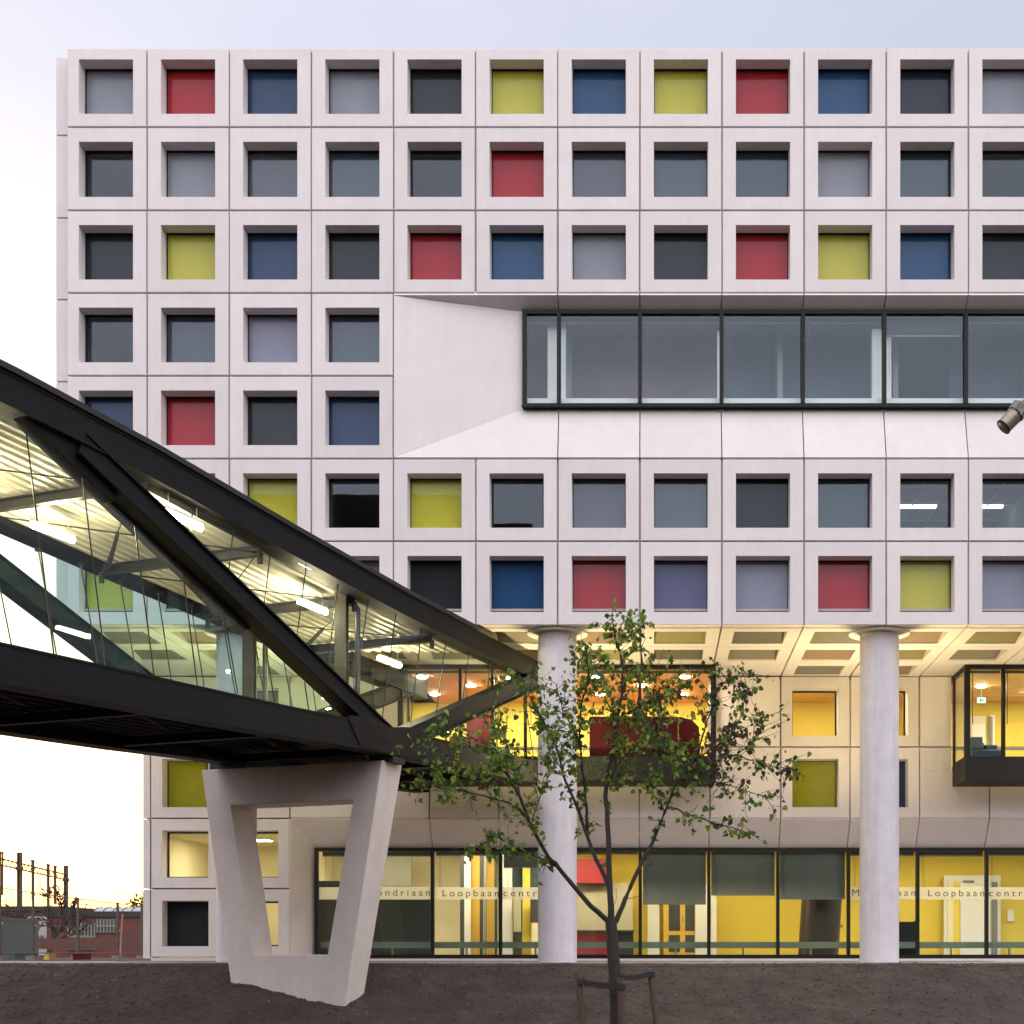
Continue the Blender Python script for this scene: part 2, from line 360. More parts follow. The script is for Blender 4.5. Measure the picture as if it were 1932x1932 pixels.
JX = [-12.86]+[-11.10+1.8*i for i in range(12)]+[10.5]
ZR = [20.05, 18.31, 16.485, 14.675, 12.86, 11.045, 9.235, 7.39]
g_ = 'glassroom'
GRID = [['grey', 'red', 'navy', 'grey', 'black', 'yellow', 'blue', 'yellow', 'red', 'blue', 'slate', 'grey', 'red'],
        [g_, 'grey', g_, g_, g_, 'red', g_, g_, g_, 'grey', g_, g_, g_],
        ['black', 'yellow', 'navy', 'black', 'red', 'blue', 'grey', 'black', 'red', 'yellow', 'blue', 'black', 'grey'],
        [g_, g_, 'lav', g_]+[0]*9,
        ['navy', 'red', 'black', 'navy']+[0]*9,
        [g_, g_, 'yellow', g_, 'yellow', g_, g_, g_, 'black', g_, g_, g_, g_],
        ['yellow', 'blue', 'red', 'grey', 'black', 'blue', 'red', 'purple', 'lav', 'red', 'yellow', 'lav', 'navy']]
for r in range(7):
    z1, z0 = ZR[r], ZR[r+1]
    for c in range(13):
        k = GRID[r][c]
        if k == g_: k = {(1, 2): 'mauve', (1, 3): 'dusk', (1, 6): 'mauve', (1, 7): 'dusk', (1, 8): 'teal', (1, 10): 'teal', (3, 1): 'dusk', (3, 3): 'dusk', (5, 6): 'mauve', (5, 7): 'dusk', (5, 9): 'teal'}.get((r, c), k)  # clear windows given tinted panels that stand in for varying sky reflections
        if k == 0: continue
        x0, x1 = JX[c], JX[c+1]
        a = (.305, 1.495) if c else (.265, 1.455)
        h = z1-z0
        bb = (.29, h-.255) if r == 0 else (.295, h-.32)
        cpanel(x0, x1, z0, z1, Y0, k, a=a, b=bb)
# dark backing behind the joints (a grid of strips, never behind the openings)
bk = MB()
for x in JX[1:-1]:
    zz = [(7.42, 20.0)] if x < -5.69 else [(14.72, 20.0), (7.42, 11.0)]
    for z0, z1 in zz: bk.box(x-.04, x+.04, Y0+.06, Y0+.2, z0, z1)
for i, z in enumerate(ZR[1:-1]):
    x1 = -5.74 if z in (12.86,) else 10.4
    bk.box(-12.8, x1, Y0+.2, Y0+.3, z-.04, z+.04)
BP(bk, 'joint_backing', M['joint'])

# ribbon window recess
YW = 30.01; OX = -5.70; IX = -2.90; ZT = 14.64; ZTi = 14.43; ZBo = 11.06; ZBi = 12.27
g = .012
def slab(pts, name='splayed_panel', th=.12):
    m = MB(); n = (Vector(pts[1])-Vector(pts[0])).cross(Vector(pts[2])-Vector(pts[0])).normalized()
    if n.y < 0: n = -n
    m.prism(pts, n*th); return BP(m, name, M['concrete'])
xe = [OX]+[x for x in JX if x > OX+1.9]
mull = [X(p, YW) for p in (1055, 1207.5, 1361, 1514, 1667, 1820.5, 1973, 2126)]
slab([(OX+g, Y0, ZBo+.02), (OX+g, Y0, ZT-.02), (IX, YW, ZTi), (IX, YW, ZBi)])
for i in range(len(xe)-1):
    x0, x1 = xe[i]+g, xe[i+1]-g
    def inn(x):   # inner x on the window plane for an outer joint
        k = (x-OX)
        return x
    lo = [(x0, Y0, ZBo+.015), (x1, Y0, ZBo+.015), (x1-.0, YW, ZBi), (max(x0, IX), YW, ZBi)]
    hi = [(x0, Y0, ZT-.01), (x1, Y0, ZT-.01), (x1, YW, ZTi), (max(x0, IX), YW, ZTi)]
    if x1 < IX+.05:
        lo = [(x0, Y0, ZBo+.015), (x1, Y0, ZBo+.015), (x1, Y0+(x1-OX)/(IX-OX)*.36, ZBo+(x1-OX)/(IX-OX)*(ZBi-ZBo))]
        hi = [(x0, Y0, ZT-.01), (x1, Y0, ZT-.01), (x1, Y0+(x1-OX)/(IX-OX)*.36, ZT+(x1-OX)/(IX-OX)*(ZTi-ZT))]
    elif OX+.1 < x0 < IX-.05:
        t = (x0-OX)/(IX-OX)
        lo = [(x0, Y0, ZBo+.015), (x1, Y0, ZBo+.015), (x1, YW, ZBi), (IX, YW, ZBi), (x0, Y0+t*.36, ZBo+.015+t*(ZBi-ZBo))]
        hi = [(x0, Y0, ZT-.01), (x1, Y0, ZT-.01), (x1, YW, ZTi), (IX, YW, ZTi), (x0, Y0+t*.36, ZT-.01+t*(ZTi-ZT))]
    slab(lo); slab(hi)
def glazing(name, x0, x1, z0, z1, Y, ms, fw=.09, mw=.085, dp=.12, gm='glassw', top=None):
    o = empty(name, (0, 0, 0)); o.parent = B; o.location = (0, -Y0, 0)
    m = MB(); m.box(x0, x1, Y-dp, Y, z1-fw, z1); m.box(x0, x1, Y-dp, Y, z0, z0+fw); m.box(x0, x0+fw, Y-dp, Y, z0+fw, z1-fw)
    m.box(x0-.01, x1, Y-dp-.05, Y-dp, z0-.005, z0+.03); m.box(x1-fw, x1, Y-dp, Y, z0+fw, z1-fw)
    m.build('frame', M['frame'], o)
    e = [x0+fw]+[a for a in ms]+[x1-fw]
    for a in ms:
        k = MB(); k.box(a-mw/2, a+mw/2, Y-dp-.015, Y, z0+fw, z1-fw); k.build('mullion', M['frame'], o)
    for i in range(len(e)-1):
        a = e[i]+(mw/2 if i else 0); b = e[i+1]-(mw/2 if i < len(e)-2 else 0)
        k = MB(); k.box(a, b, Y-.06, Y-.045, z0+fw, z1-fw); k.build('pane', M[gm], o)
    return o
RW = glazing('ribbon_window', IX, 10.5, ZBi, ZTi, YW, mull)
# things seen behind the ribbon window
ri = MB()
for a, b in ((1034, 1052), (1057, 1068)): ri.box(X(a, 30.4), X(b, 30.4), 30.28, 30.5, ZBi-.8, ZTi+.1)
ri.box(X(1353, 30.4), X(1358, 30.4), 30.28, 30.5, ZBi-.8, ZTi-.3); ri.box(X(1644, 30.4), X(1663, 30.4), 30.28, 30.5, ZBi-.8, ZTi-.25); ri.box(X(1671, 30.4), X(1680, 30.4), 30.28, 30.5, ZBi-.8, ZTi-.3)
BP(ri, 'interior_post', M['white'])
rs = MB(); rs.box(IX+.1, 10.4, 30.08, 30.3, ZBi-.5, ZBi+.275); BP(rs, 'window_ledge', M['white'])
def blind(x0, x1, z0, z1, Y, m, pitch=.028, tilt=.6):
    o = empty('venetian_blind', (0, 0, 0)); o.parent = B; o.location = (0, -Y0, 0)
    b = MB(); z = z1-.03
    while z > z0+.03:
        w = .012; dz = w*sin(tilt)
        b.add([(x0, Y-w, z-dz), (x1, Y-w, z-dz), (x1, Y+w, z+dz), (x0, Y+w, z+dz)], [(0, 1, 2, 3)]); z -= pitch*.72
    s = b.build('slats', m, o); s['kind'] = 'stuff'
    r = MB(); r.box(x0, x1, Y-.015, Y+.015, z0, z0+.022); r.box(x0, x1, Y-.02, Y+.02, z1-.03, z1); r.build('rail', M['slat'], o)
    c = MB()
    for k in range(int((x1-x0)/.38)+1):
        xx = x0+.12+k*.38
        if xx < x1-.05: c.box(xx-.0012, xx+.0012, Y-.02, Y-.017, z0, z1)
    c.build('ladder_cord', M['mgrey'], o)
    cd = MB(); cd.tube([(x0+.09, Y-.03, z1), (x0+.09, Y-.03, z1-1.2), (x0+.12, Y-.03, z1-1.24), (x0+.14, Y-.03, z1-1.2), (x0+.115, Y-.03, z1)], .0035, 5); cd.build('pull_cord', M['pipe'], o)
    return o
blind(mull[4]+.06, mull[5]-.06, Z(637, 30.2), ZTi-.1, 30.16, M['slat'], tilt=-1.1)
for i in range(8):
    if i in (5,): continue
    a = IX+.1 if i == 0 else mull[i-1]+.06; blind(a, mull[i]-.06, ZTi-.20, ZTi-.1, 30.16, M['white'])

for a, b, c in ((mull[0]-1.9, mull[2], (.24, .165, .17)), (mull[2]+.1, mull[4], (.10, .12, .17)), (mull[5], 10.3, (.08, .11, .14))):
    k = MB(); k.box(a, b, 31.6, 31.7, 11.3, 14.6); BP(k, 'reflection_board', mat('painted_reflection', c, .8, var=.25, scale=.8))  # added boards whose colours imitate mauve and bluish sky reflections in the panes
# storeys behind the facade: slabs, back wall, cross walls
st = MB()
for z in (7.62, 11.0, 14.66, 18.25): st.box(-12.8, 10.4, 30.35, 38, z, z+.25)
st.box(-12.8, 10.4, 30.35, 47, 19.6, 19.8)
BP(st, 'floor_slab', M['dimd'])
sw = MB(); sw.box(-12.8, 10.4, 37.5, 37.7, 7.65, 19.6); BP(sw, 'inner_wall', M['dim'])
for x in (-11.1, -7.5, -5.7, -1.95, 2.9, 5.55, 8.7):
    k = MB(); k.box(x-.06, x+.06, 31.0 if x not in (-11.1,) else 30.4, 37.4, 7.9, 19.5); BP(k, 'cross_wall', M['white'] if x == -11.1 else M['dim'])
sd = MB(); sd.box(-12.95, -12.9, 30.0, 47, 7.4, 19.9); sd.box(10.45, 10.5, 30.0, 47, 7.4, 19.9); sd.box(-12.9, 10.45, 46.9, 47, 0, 19.9); BP(sd, 'outer_wall', M['joint'])
for r in range(7):
    for k in range(9):
        m = MB(); m.box(0, .30, 0, 1.88, 0, ZR[r]-ZR[r+1]-.035)
        inst('side_panel', m.mesh('side_panel', M['concrete']), B, (-13.22, 29.95-Y0+k*1.9, ZR[r+1]+.017))
for r, (z1, z0) in enumerate(((7.37, 5.55), (5.55, 3.70), (3.70, 1.88), (1.88, .06))):
    for k in range(6):
        m = MB(); m.box(0, .26, 0, 1.88, 0, z1-z0-.035)
        inst('side_panel', m.mesh('side_panel', M['concrete']), B, (-13.24, 35.10-Y0+k*1.9, z0+.017))
pp = MB(); pp.box(-12.8, 10.4, 30.40, 30.45, 19.2, 19.95); BP(pp, 'parapet', M['joint'])
sb = MB(); sb.box(-12.99, -12.95, 35.2, 46.9, 0, 7.4); BP(sb, 'outer_wall', M['joint'])
sb = MB(); sb.box(-13.50, -13.25, 36.2, 38.6, 4.40, 5.50); BP(sb, 'side_bay_window', M['frame'])
# lit room with ceiling tiles at row six, right
lt = MB()
for x in (5.7, 7.3): lt.box(x, x+1.1, 32.5, 32.62, 10.93, 10.98)
BP(lt, 'office_lamp', mat('office_lamp_glow', (1, .95, .85), .5, emit=(.9, .95, 1), estr=2.6))
tl = MB()
for k in range(5): tl.box(5.6, 8.6, 31.2+k*1.2, 31.24+k*1.2, 10.96, 10.99)
for k in range(6): tl.box(5.6+k*.6, 5.63+k*.6, 30.6, 37, 10.955, 10.985)
BP(tl, 'ceiling_grid', M['white'])

# soffit: coffered panels
SOF = {0: ['grey', 'red', 'olive', 'grey', 'yellow', 'grey', 'red', 'yellow', 'black', 'slate', 'red', 'olive', 'black'],
       1: ['grey', 'yellow', 'grey', 'olive', 'grey', 'red', 'yellow', 'black', 'grey', 'red', 'olive', 'grey', 'red'],
       2: [None, 'grey', None, None, None, None, None, None, None, 'grey', 'red', None, None]}
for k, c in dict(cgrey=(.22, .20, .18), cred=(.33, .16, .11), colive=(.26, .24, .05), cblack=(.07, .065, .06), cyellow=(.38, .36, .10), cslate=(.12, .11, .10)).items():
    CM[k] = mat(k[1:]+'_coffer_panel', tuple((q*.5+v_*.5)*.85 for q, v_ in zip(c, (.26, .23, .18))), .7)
ROWY = [(29.91, 31.71), (31.71, 33.51), (33.51, 35.31)]
sf_cache = {}
for r, (ya, yb) in enumerate(ROWY):
    for c in range(13):
        x0, x1 = JX[c], JX[c+1]; k = SOF[r][c]; w = x1-x0-.034; h = yb-ya-.03
        loc = (x0+.017, yb-.015-Y0, 7.39)
        if k is None or c == 0 and r == 2:
            h2 = (YB-.02-ya) if r == 2 else h
            m = MB(); m.cbox(0, w, 0, .3, 0, h2); inst('soffit_panel', m.mesh('soffit_panel', M['concrete']), B, (loc[0], ya+.015+h2-Y0 if r < 2 else YB-.02-Y0, 7.39), (pi/2, 0, 0)); continue
        kk = (round(w, 3), r)
        if kk not in sf_cache:
            sf_cache[kk] = frame_panel(w, h if r < 2 else h, .29, w-.29, .30, h-.30, .24, t=.30).mesh('soffit_panel', M['concrete'])
        inst('soffit_panel', sf_cache[kk], B, loc, (pi/2, 0, 0))
        m = MB(); m.prism([(.288, .03, .30), (w-.288, .03, .30), (w-.288, .235, h-.30), (.288, .235, h-.30)], (0, .03, 0)); inst('coffer_panel', m.mesh('coffer_panel', CM['c'+{'grey': 'grey', 'red': 'red', 'olive': 'olive', 'yellow': 'yellow', 'black': 'black', 'slate': 'slate'}[k]]), B, loc, (pi/2, 0, 0))
for c in range(13):
    m = MB(); m.box(JX[c]+.017, JX[c+1]-.017, Y0+.365, 29.91, 7.392, 7.5); BP(m, 'edge_strip', M['concrete'])
sb2 = MB(); sb2.box(-12.9, 10.45, 29.9, 35.3, 7.775, 7.82); BP(sb2, 'soffit_backing', M['joint'])

# recessed lower wall
LX = [X(p, YB) for p in (284, 416, 547, 678, 810, 941, 1073, 1206, 1339, 1473, 1604, 1735, 1867, 1998)]
LZ = [7.385, 5.55, 3.70, 1.88, .10]
low = {(0, 9): 'lit', (0, 10): 'lit', (1, 9): 'olive', (1, 10): 'navy', (1, 0): 'olive', (0, 0): 'red', (0, 1): 'grey', (1, 1): 'grey', (2, 0): 'lit', (2, 1): 'lit', (3, 0): 'black', (3, 1): 'lit'}
for r in range(4):
    for c in range(13):
        if r >= 2 and c > 1: continue
        if r == 0 and (4 <= c <= 7 or c >= 12): continue
        k = low.get((r, c)); h = LZ[r]-LZ[r+1]
        z0 = LZ[r+1]
        xb0, xb1 = X(750, 33.6), X(1351, 33.6)
        if r == 0 and c == 3: cpanel(LX[c], xb0, z0, LZ[r], YB, None); continue
        if r == 0 and c == 11: cpanel(LX[c], 7.73, z0, LZ[r], YB, None); continue
        if r == 1 and c == 11: cpanel(LX[c], LX[c+1], z0, 4.95, YB, None); cpanel(LX[c], 7.73, 4.95-.034, LZ[r], YB, None); continue
        if r == 1 and (3 <= c <= 7 or c == 12): cpanel(LX[c], LX[c+1], z0, 4.95, YB, None); continue
        cpanel(LX[c], LX[c+1], z0, LZ[r], YB, k, d=.40, a=(.30, 1.50), b=(.29, h-.31))
bk = MB()
for x in LX[:-1]: bk.box(x-.04, x+.04, YB+.08, YB+.2, 3.72 if x > -9.3 else .12, 7.3 if (x < -7.5 or 1.4 < x < 7.7) else 4.5)
for z in LZ[1:4]:
    bk.box(-12.95, X(1998, YB) if z > 3 else LX[2], YB+.2, YB+.3, z-.04, z+.04)
BP(bk, 'joint_backing', M['joint'])
# splayed surround of the ground-floor glazing
YG = 35.57; ZG = 2.98; XG = X(595, YG); XE = X(2129, YG)
slab([(LX[2]+g, YB, 3.70-g*2), (LX[2]+g, YB, .0), (XG, YG, .0), (XG, YG, ZG)], th=.1)
gm_ = [X(p, YG) for p in (817, 945, 1075, 1208, 1337, 1467, 1600, 1730, 1860, 1990)]
ex = LX[2:]
for i in range(len(ex)-1):
    x0, x1 = ex[i]+g, ex[i+1]-g
    a = max(XG, x0*YG/YB*1.0-.0*x0) if i else XG
    a2 = X(F*x0/YB+CX, YG) if False else x0
    slab([(x0, YB, 3.70-g*2), (x1, YB, 3.70-g*2), (x1, YG, ZG), (max(XG, x0), YG, ZG)], th=.1)
GL = glazing('shopfront_window', XG, XE, .075, ZG, YG, gm_, fw=.10, mw=.085, dp=.12, gm='glass')
pl = MB(); pl.box(LX[0], XE, YB+.02 if False else YG-.22, YG+.1, -.1, .072); BP(pl, 'plinth', M['concrete'])
pl = MB(); pl.box(LX[0], LX[2], YB+.03, YG-.25, -.1, .095); BP(pl, 'plinth', M['concrete'])

# columns under the overhang
for i, cx in enumerate((X(1051.5, 30.38), X(1659.5, 30.38), -9.37, 12.2)):
    m = MB(); n = 48; r = .437; m.tube([(cx, 30.42, -.2), (cx, 30.42, 7.30)], r, n, caps=False)
    o = BP(m, 'column', M['colconc'])
    m = MB(); m.tube([(cx, 30.42, 7.30), (cx, 30.42, 7.36)], [r, r-.02], n, caps=False); m.tube([(cx, 30.42, 7.372), (cx, 30.42, 7.388)], .68, n); BP(m, 'column_collar', M['concrete'])
    # uplighter fixed to the back of the column
    m = MB(); m.tube([(cx, 31.25, 3.75), (cx, 31.25, 3.92)], [.15, .22], 16); m.box(cx-.03, cx+.03, 30.84, 31.2, 3.78, 3.84); u = BP(m, 'uplighter', M['frame'])
    m = MB(); m.tube([(cx, 31.25, 3.925), (cx, 31.25, 3.935)], .20, 16); m.build('lens', M['uplight'], u)

# ---------------- bay windows
def bay(x0, x1, yf, ztop, zgl, zbot, ms, side_left):
    o = empty('bay_window', (0, -Y0, 0)); o.parent = B
    m = MB(); m.box(x0, x1, yf, YB+.05, zbot, zgl); m.build('base', M['frame'], o)
    m = MB(); m.box(x0+.003, x1-.003, yf+.003, YB+.05, ztop-.10, ztop-.004)
    for x in (x0, x1-.13): m.box(x, x+.13, yf, yf+.14, zgl, ztop-.10)
    m.box(x0+.13, x1-.13, yf+.01, yf+.12, zgl, zgl+.07); m.box(x0, x0+.06, YB-.12, YB, zgl, ztop-.1); m.box(x1-.06, x1, YB-.12, YB, zgl, ztop-.1); m.box(x0, x0+.06, yf+.14, YB-.12, zgl, zgl+.07)
    m.build('frame', M['frame'], o)
    e = [x0+.13]+ms+[x1-.13]
    for a, wd in [(q, .075) for q in ms]: k = MB(); k.box(a-wd/2, a+wd/2, yf-.01, yf+.13, zgl+.07, ztop-.1); k.build('mullion', M['frame'], o)
    for i in range(len(e)-1):
        a = e[i]+(.0375 if i else 0); b = e[i+1]-(.0375 if i < len(e)-2 else 0)
        k = MB(); k.box(a, b, yf+.06, yf+.075, zgl+.07, ztop-.1); k.build('pane', M['glass'], o)
        k = MB(); k.box(a+.02, b-.02, yf+.15, yf+.19, ztop-.19, ztop-.13); k.box(a+.08, a+.1, yf+.16, yf+.18, zgl+.9, ztop-.19)
        k.build('blind_rail', M['pipe'], o)
    for x in (x0+.02, x1-.035):
        k = MB(); k.box(x, x+.015, yf+.14, YB-.12, zgl+.07, ztop-.1); k.build('pane', M['glass'], o)
    return o
bay(X(750, 33.6), X(1351, 33.6), 33.6, 7.385, 5.03, 4.52, [X(p, 33.6) for p in (868, 929, 991, 1207)], False)
bay(7.737, 12.0, 33.6, 7.385, 5.03, 4.52, [X(1894, 33.6)], True)
# ---------------- rooms behind the lower wall
up = MB()  # first-floor room: floor, walls
up.box(-13.0, 12, 35.75, 39, 4.30, 4.50); BP(up, 'interior_floor', M['floor'])
bayf = MB(); bayf.box(X(755, 33.6)+.15, 1.50, 33.7, YB+.31, 4.6, 5.02); bayf.box(7.9, 12, 33.75, YB+.31, 4.6, 5.02); BP(bayf, 'interior_floor', M['floor'])
k = MB(); k.box(-13, 2.4, 33.75, 38.4, 7.30, 7.34) if False else k.box(X(755, 33.6)+.15, 1.5, 33.75, 38.4, 7.28, 7.30); BP(k, 'interior_ceiling', M['orangew'])
k = MB(); k.box(1.5, 7.0, 35.4, 38.4, 7.28, 7.30); k.box(7.85, 12, 33.75, 38.4, 7.28, 7.30); BP(k, 'interior_ceiling', M['peach'])
k = MB(); k.box(-13, 12, 38.2, 38.3, 4.5, 7.28); BP(k, 'interior_wall', M['yellow'])
k = MB(); k.box(2.2, 2.3, 35.4, 38.2, 4.5, 7.28); k.box(7.0, 7.1, 35.4, 38.2, 4.5, 7.28); BP(k, 'interior_wall', M['yellow'])
k = MB(); k.box(-13, 12, YB+.42, 39.9, 3.34, 3.36); BP(k, 'interior_ceiling', M['cream'])
k = MB(); k.box(-13, 12.5, YB+.45, 42, -.02, .06); BP(k, 'interior_floor', M['floor'])
k = MB(); k.box(-13, -4.2, 39.8, 39.9, .06, 3.34); BP(k, 'interior_wall', M['cream'])
k = MB(); k.box(-4.2, 12.5, 39.8, 39.9, .06, 3.34); BP(k, 'interior_wall', M['yellow'])
k = MB(); k.box(-12.98, -12.9, 35.5, 39.8, .06, 3.34); k.box(-9.5, -9.4, 35.9, 39.8, .06, 3.34); BP(k, 'interior_wall', M['cream'])
# opaque spandrels above the ground-floor ceiling
k = MB(); k.box(-9.3, 12, YG+.03, YG+.1, 3.0, 4.3); BP(k, 'joint_backing', M['joint'])

def pbox(name, px0, px1, py0, py1, Y, m, th=.06, **kw):
    k = MB(); k.box(X(px0, Y), X(px1, Y), Y, Y+th, max(.062, Z(py1, Y)), Z(py0, Y)); return BP(k, name, m, **kw)
# walls, doors and boards of the ground-floor rooms (all parts of the building)
pbox('partition', 600, 655, 1662, 1810, 36.5, M['dgrey']); pbox('partition', 700, 812, 1676, 1810, 36.6, M['dgrey'])
pbox('wall_board', 721, 776, 1611, 1672, 38.5, M['mgrey'])
pbox('partition', 868, 876, 1560, 1810, 38, M['dgrey']); pbox('door', 876, 888, 1560, 1810, 38.0, M['white'], .05)
pbox('door', 888, 905, 1560, 1810, 38.2, M['gold'], .05); pbox('partition', 905, 911, 1560, 1810, 38, M['dgrey']); pbox('partition', 913, 918, 1570, 1810, 37.8, M['mgrey'])
pbox('door', 919, 932, 1560, 1810, 38.3, M['gold'], .05); pbox('partition', 933, 938, 1570, 1810, 37.8, M['dgrey'])
pbox('wall_board', 945, 966, 1560, 1810, 38.1, M['white']); pbox('wall_board', 968, 1030, 1560, 1702, 38.6, M['bluep']); pbox('wall_board', 986, 1000, 1560, 1810, 38.4, M['yellow'])
pbox('cabinet', 968, 985, 1702, 1812, 38.2, M['dgrey']); pbox('wall_board', 969, 983, 1695, 1758, 37.9, M['beige']); pbox('cabinet', 1001, 1050, 1702, 1740, 38.2, M['dgrey']); pbox('cabinet', 1003, 1060, 1742, 1812, 38, M['cream'])
pbox('wall_cupboard', 1080, 1151, 1620, 1666, 38.3, M['redp'], .35); pbox('wall_board', 1080, 1194, 1666, 1758, 38.6, M['beige']); pbox('counter', 1080, 1156, 1757, 1815, 37.4, M['redp'], .5); pbox('counter', 1156, 1195, 1757, 1815, 37.5, M['dgrey'], .4)
pbox('counter_top', 1078, 1196, 1755, 1759, 37.35, M['dgrey'], .6)
pbox('door_frame', 1222, 1244, 1670, 1812, 39.2, M['white']); d_ = pbox('door', 1252, 1318, 1672, 1812, 39.3, M['gold'], .06)
for a, b, c, d in ((1262, 1283, 1690, 1756), (1293, 1310, 1690, 1756), (1262, 1283, 1764, 1796), (1293, 1310, 1764, 1796)):
    k = MB(); k.box(X(a, 39.2), X(b, 39.2), 39.28, 39.299, Z(d, 39.2), Z(c, 39.2)); k.build('glass_light', M['dgrey'], d_)
k = MB(); k.tube([(X(1288, 39.2), 39.22, 1.1), (X(1288, 39.2), 39.22, 1.3)], .012, 6); k.build('handle', M['pipe'], d_)
pbox('door_frame', 1312, 1334, 1670, 1812, 39.2, M['white']); pbox('door_frame', 1342, 1352, 1670, 1812, 39.2, M['white'])
# tapered dark screen near the glass
k = MB(); k.tube([P(1543, 1812, 36.9), P(1558, 1575, 36.9)], .55, 36, caps=False); BP(k, 'leaning_column', mat('dark_bronze_sheet', (.07, .058, .040), .38, metal=.5))
dd = pbox('door_frame', 1781, 1888, 1652, 1812, 39.5, M['white'], .1)
pbox('door', 1788, 1800, 1660, 1812, 39.45, M['cream'], .04); pbox('door', 1812, 1868, 1660, 1812, 39.4, M['white'], .04); pbox('partition', 1800, 1811, 1664, 1812, 39.42, M['yellow'], .05); pbox('partition', 1872, 1882, 1664, 1812, 39.42, M['mgrey'], .05)
pbox('notice', 1901, 1913, 1716, 1738, 39.7, M['paper'], .01); pbox('notice', 1940, 1960, 1716, 1750, 39.7, M['paper'], .01); pbox('light_switch', 1837-290, 1839-290, 1734, 1740, 39.7, M['dgrey'], .02); pbox('door_closer', 1817, 1838, 1661, 1665, 39.35, M['mgrey'], .04)
pbox('card_reader', 1585, 1590, 1744, 1750, 39.7, M['mgrey'], .03)
# low rail behind the glass
k = MB(); k.box(XG+.1, XE-.1, 35.72, 35.78, Z(1789, 35.7), Z(1777, 35.7))
rl = BP(k, 'low_rail', M['railg'])
for p in (650, 740, 880, 1010, 1150, 1275, 1402, 1530, 1660, 1795, 1905):
    k = MB(); k.box(X(p, 35.7)-.025, X(p, 35.7)+.025, 35.73, 35.77, .065, Z(1789, 35.7)); k.build('rail_leg', M['railg'], rl)
# blinds behind the ground-floor panes
bl_ = [(XG+.1, gm_[0], 1616), (gm_[0], gm_[1], 1615), (gm_[1], gm_[2], 1638), (gm_[2], gm_[3], 1612), (gm_[3], gm_[4], 1707), (gm_[4], gm_[5], 1690), (gm_[5], gm_[6], 1697), (gm_[6], gm_[7], 1615), (gm_[7], gm_[8], 1616), (gm_[8], gm_[9], 1615)]
for a, b, py in bl_: blind(a+.07, b-.07, Z(py, 35.64), ZG-.1, 35.64, M['slatd'], tilt=1.15)
# frosted band and lettering
def band(a, b): k = MB(); k.box(a+.05, b-.05, YG-.0655, YG-.0625, Z(1697, YG-.06), Z(1674, YG-.06)); k.build('frosted_band', M['frost'], GL)
for i in (-1, 0, 1): band(gm_[i] if i >= 0 else XG+.06, gm_[i+1])
for i in (6, 7, 8): band(gm_[i], gm_[i+1])
def text(body, px0, px1, py_cap, py_base, Y, m, parent):
    cu = bpy.data.curves.new('lettering', 'FONT'); cu.body = body; cu.size = 1; cu.space_character = 1.45; cu.extrude = .004
    to = bpy.data.objects.new('tmp', cu); COL.objects.link(to); bpy.context.view_layer.update()
    me = bpy.data.meshes.new_from_object(to.evaluated_get(bpy.context.evaluated_depsgraph_get())); bpy.data.objects.remove(to)
    xs_ = [q.co.x for q in me.vertices]; sx = (X(px1, Y)-X(px0, Y))/(max(xs_)-min(xs_)); cap = .73 if body[0] in 'ML' else .73
    sz = (Z(py_cap, Y)-Z(py_base, Y))/cap; mn = min(xs_)
    for q in me.vertices:
        x, y, z = q.co; q.co = ((x-mn)*sx, -z*.5, y*sz)
    me.materials.clear(); me.materials.append(m)
    return inst('lettering', me, parent, (X(px0, Y), Y, Z(py_base, Y)), label='dark lettering reading '+body)
YT = YG-.072
for off in (0, 916):
    text('Mondriaan', 692+off, 811+off, 1677, 1690, YT, M['ink'], GL)
    text('Loopbaan', 835+off, 941+off, 1678, 1691, YT, M['ink'], GL)
    text('centrum', 950+off, 1048+off, 1678, 1691, YT, M['ink'], GL)

# ceiling luminaires (each hangs from the building: its own thing)
def lamp_box(x, y, z, w, d, label, room):
    m = MB(); m.box(-w/2, w/2, -d/2, d/2, -.04, 0); o = m.build('ceiling_lamp', M['white'], None, (x, y, z), label=label, cat='ceiling lamp', group='ceiling lamps in the '+room)
    m = MB(); m.box(-w/2+.03, w/2-.03, -d/2+.03, d/2-.03, -.05, -.042); m.build('diffuser', M['lamp'], o)
    return o
for i, x in enumerate((-11.2, -7.6, -5.2, -2.8, -.4, 2.0, 4.4, 6.8, 9.2)):
    lamp_box(x, 37.0, 3.335, 1.5, .5, 'flat ceiling lamp '+['behind the lit window left of the bridge pier', 'behind the first pane right of the pier opening', 'over the dark partition behind the word Mondriaan at the left', 'over the ochre doors behind the first Loopbaan',
        'behind the left column', 'over the glazed ochre door beside the tree trunk', 'above the tapered dark screen', 'above the white door behind the second Loopbaan', 'beyond the right edge of the lettering'][i], 'ground-floor room')
n_ = 0
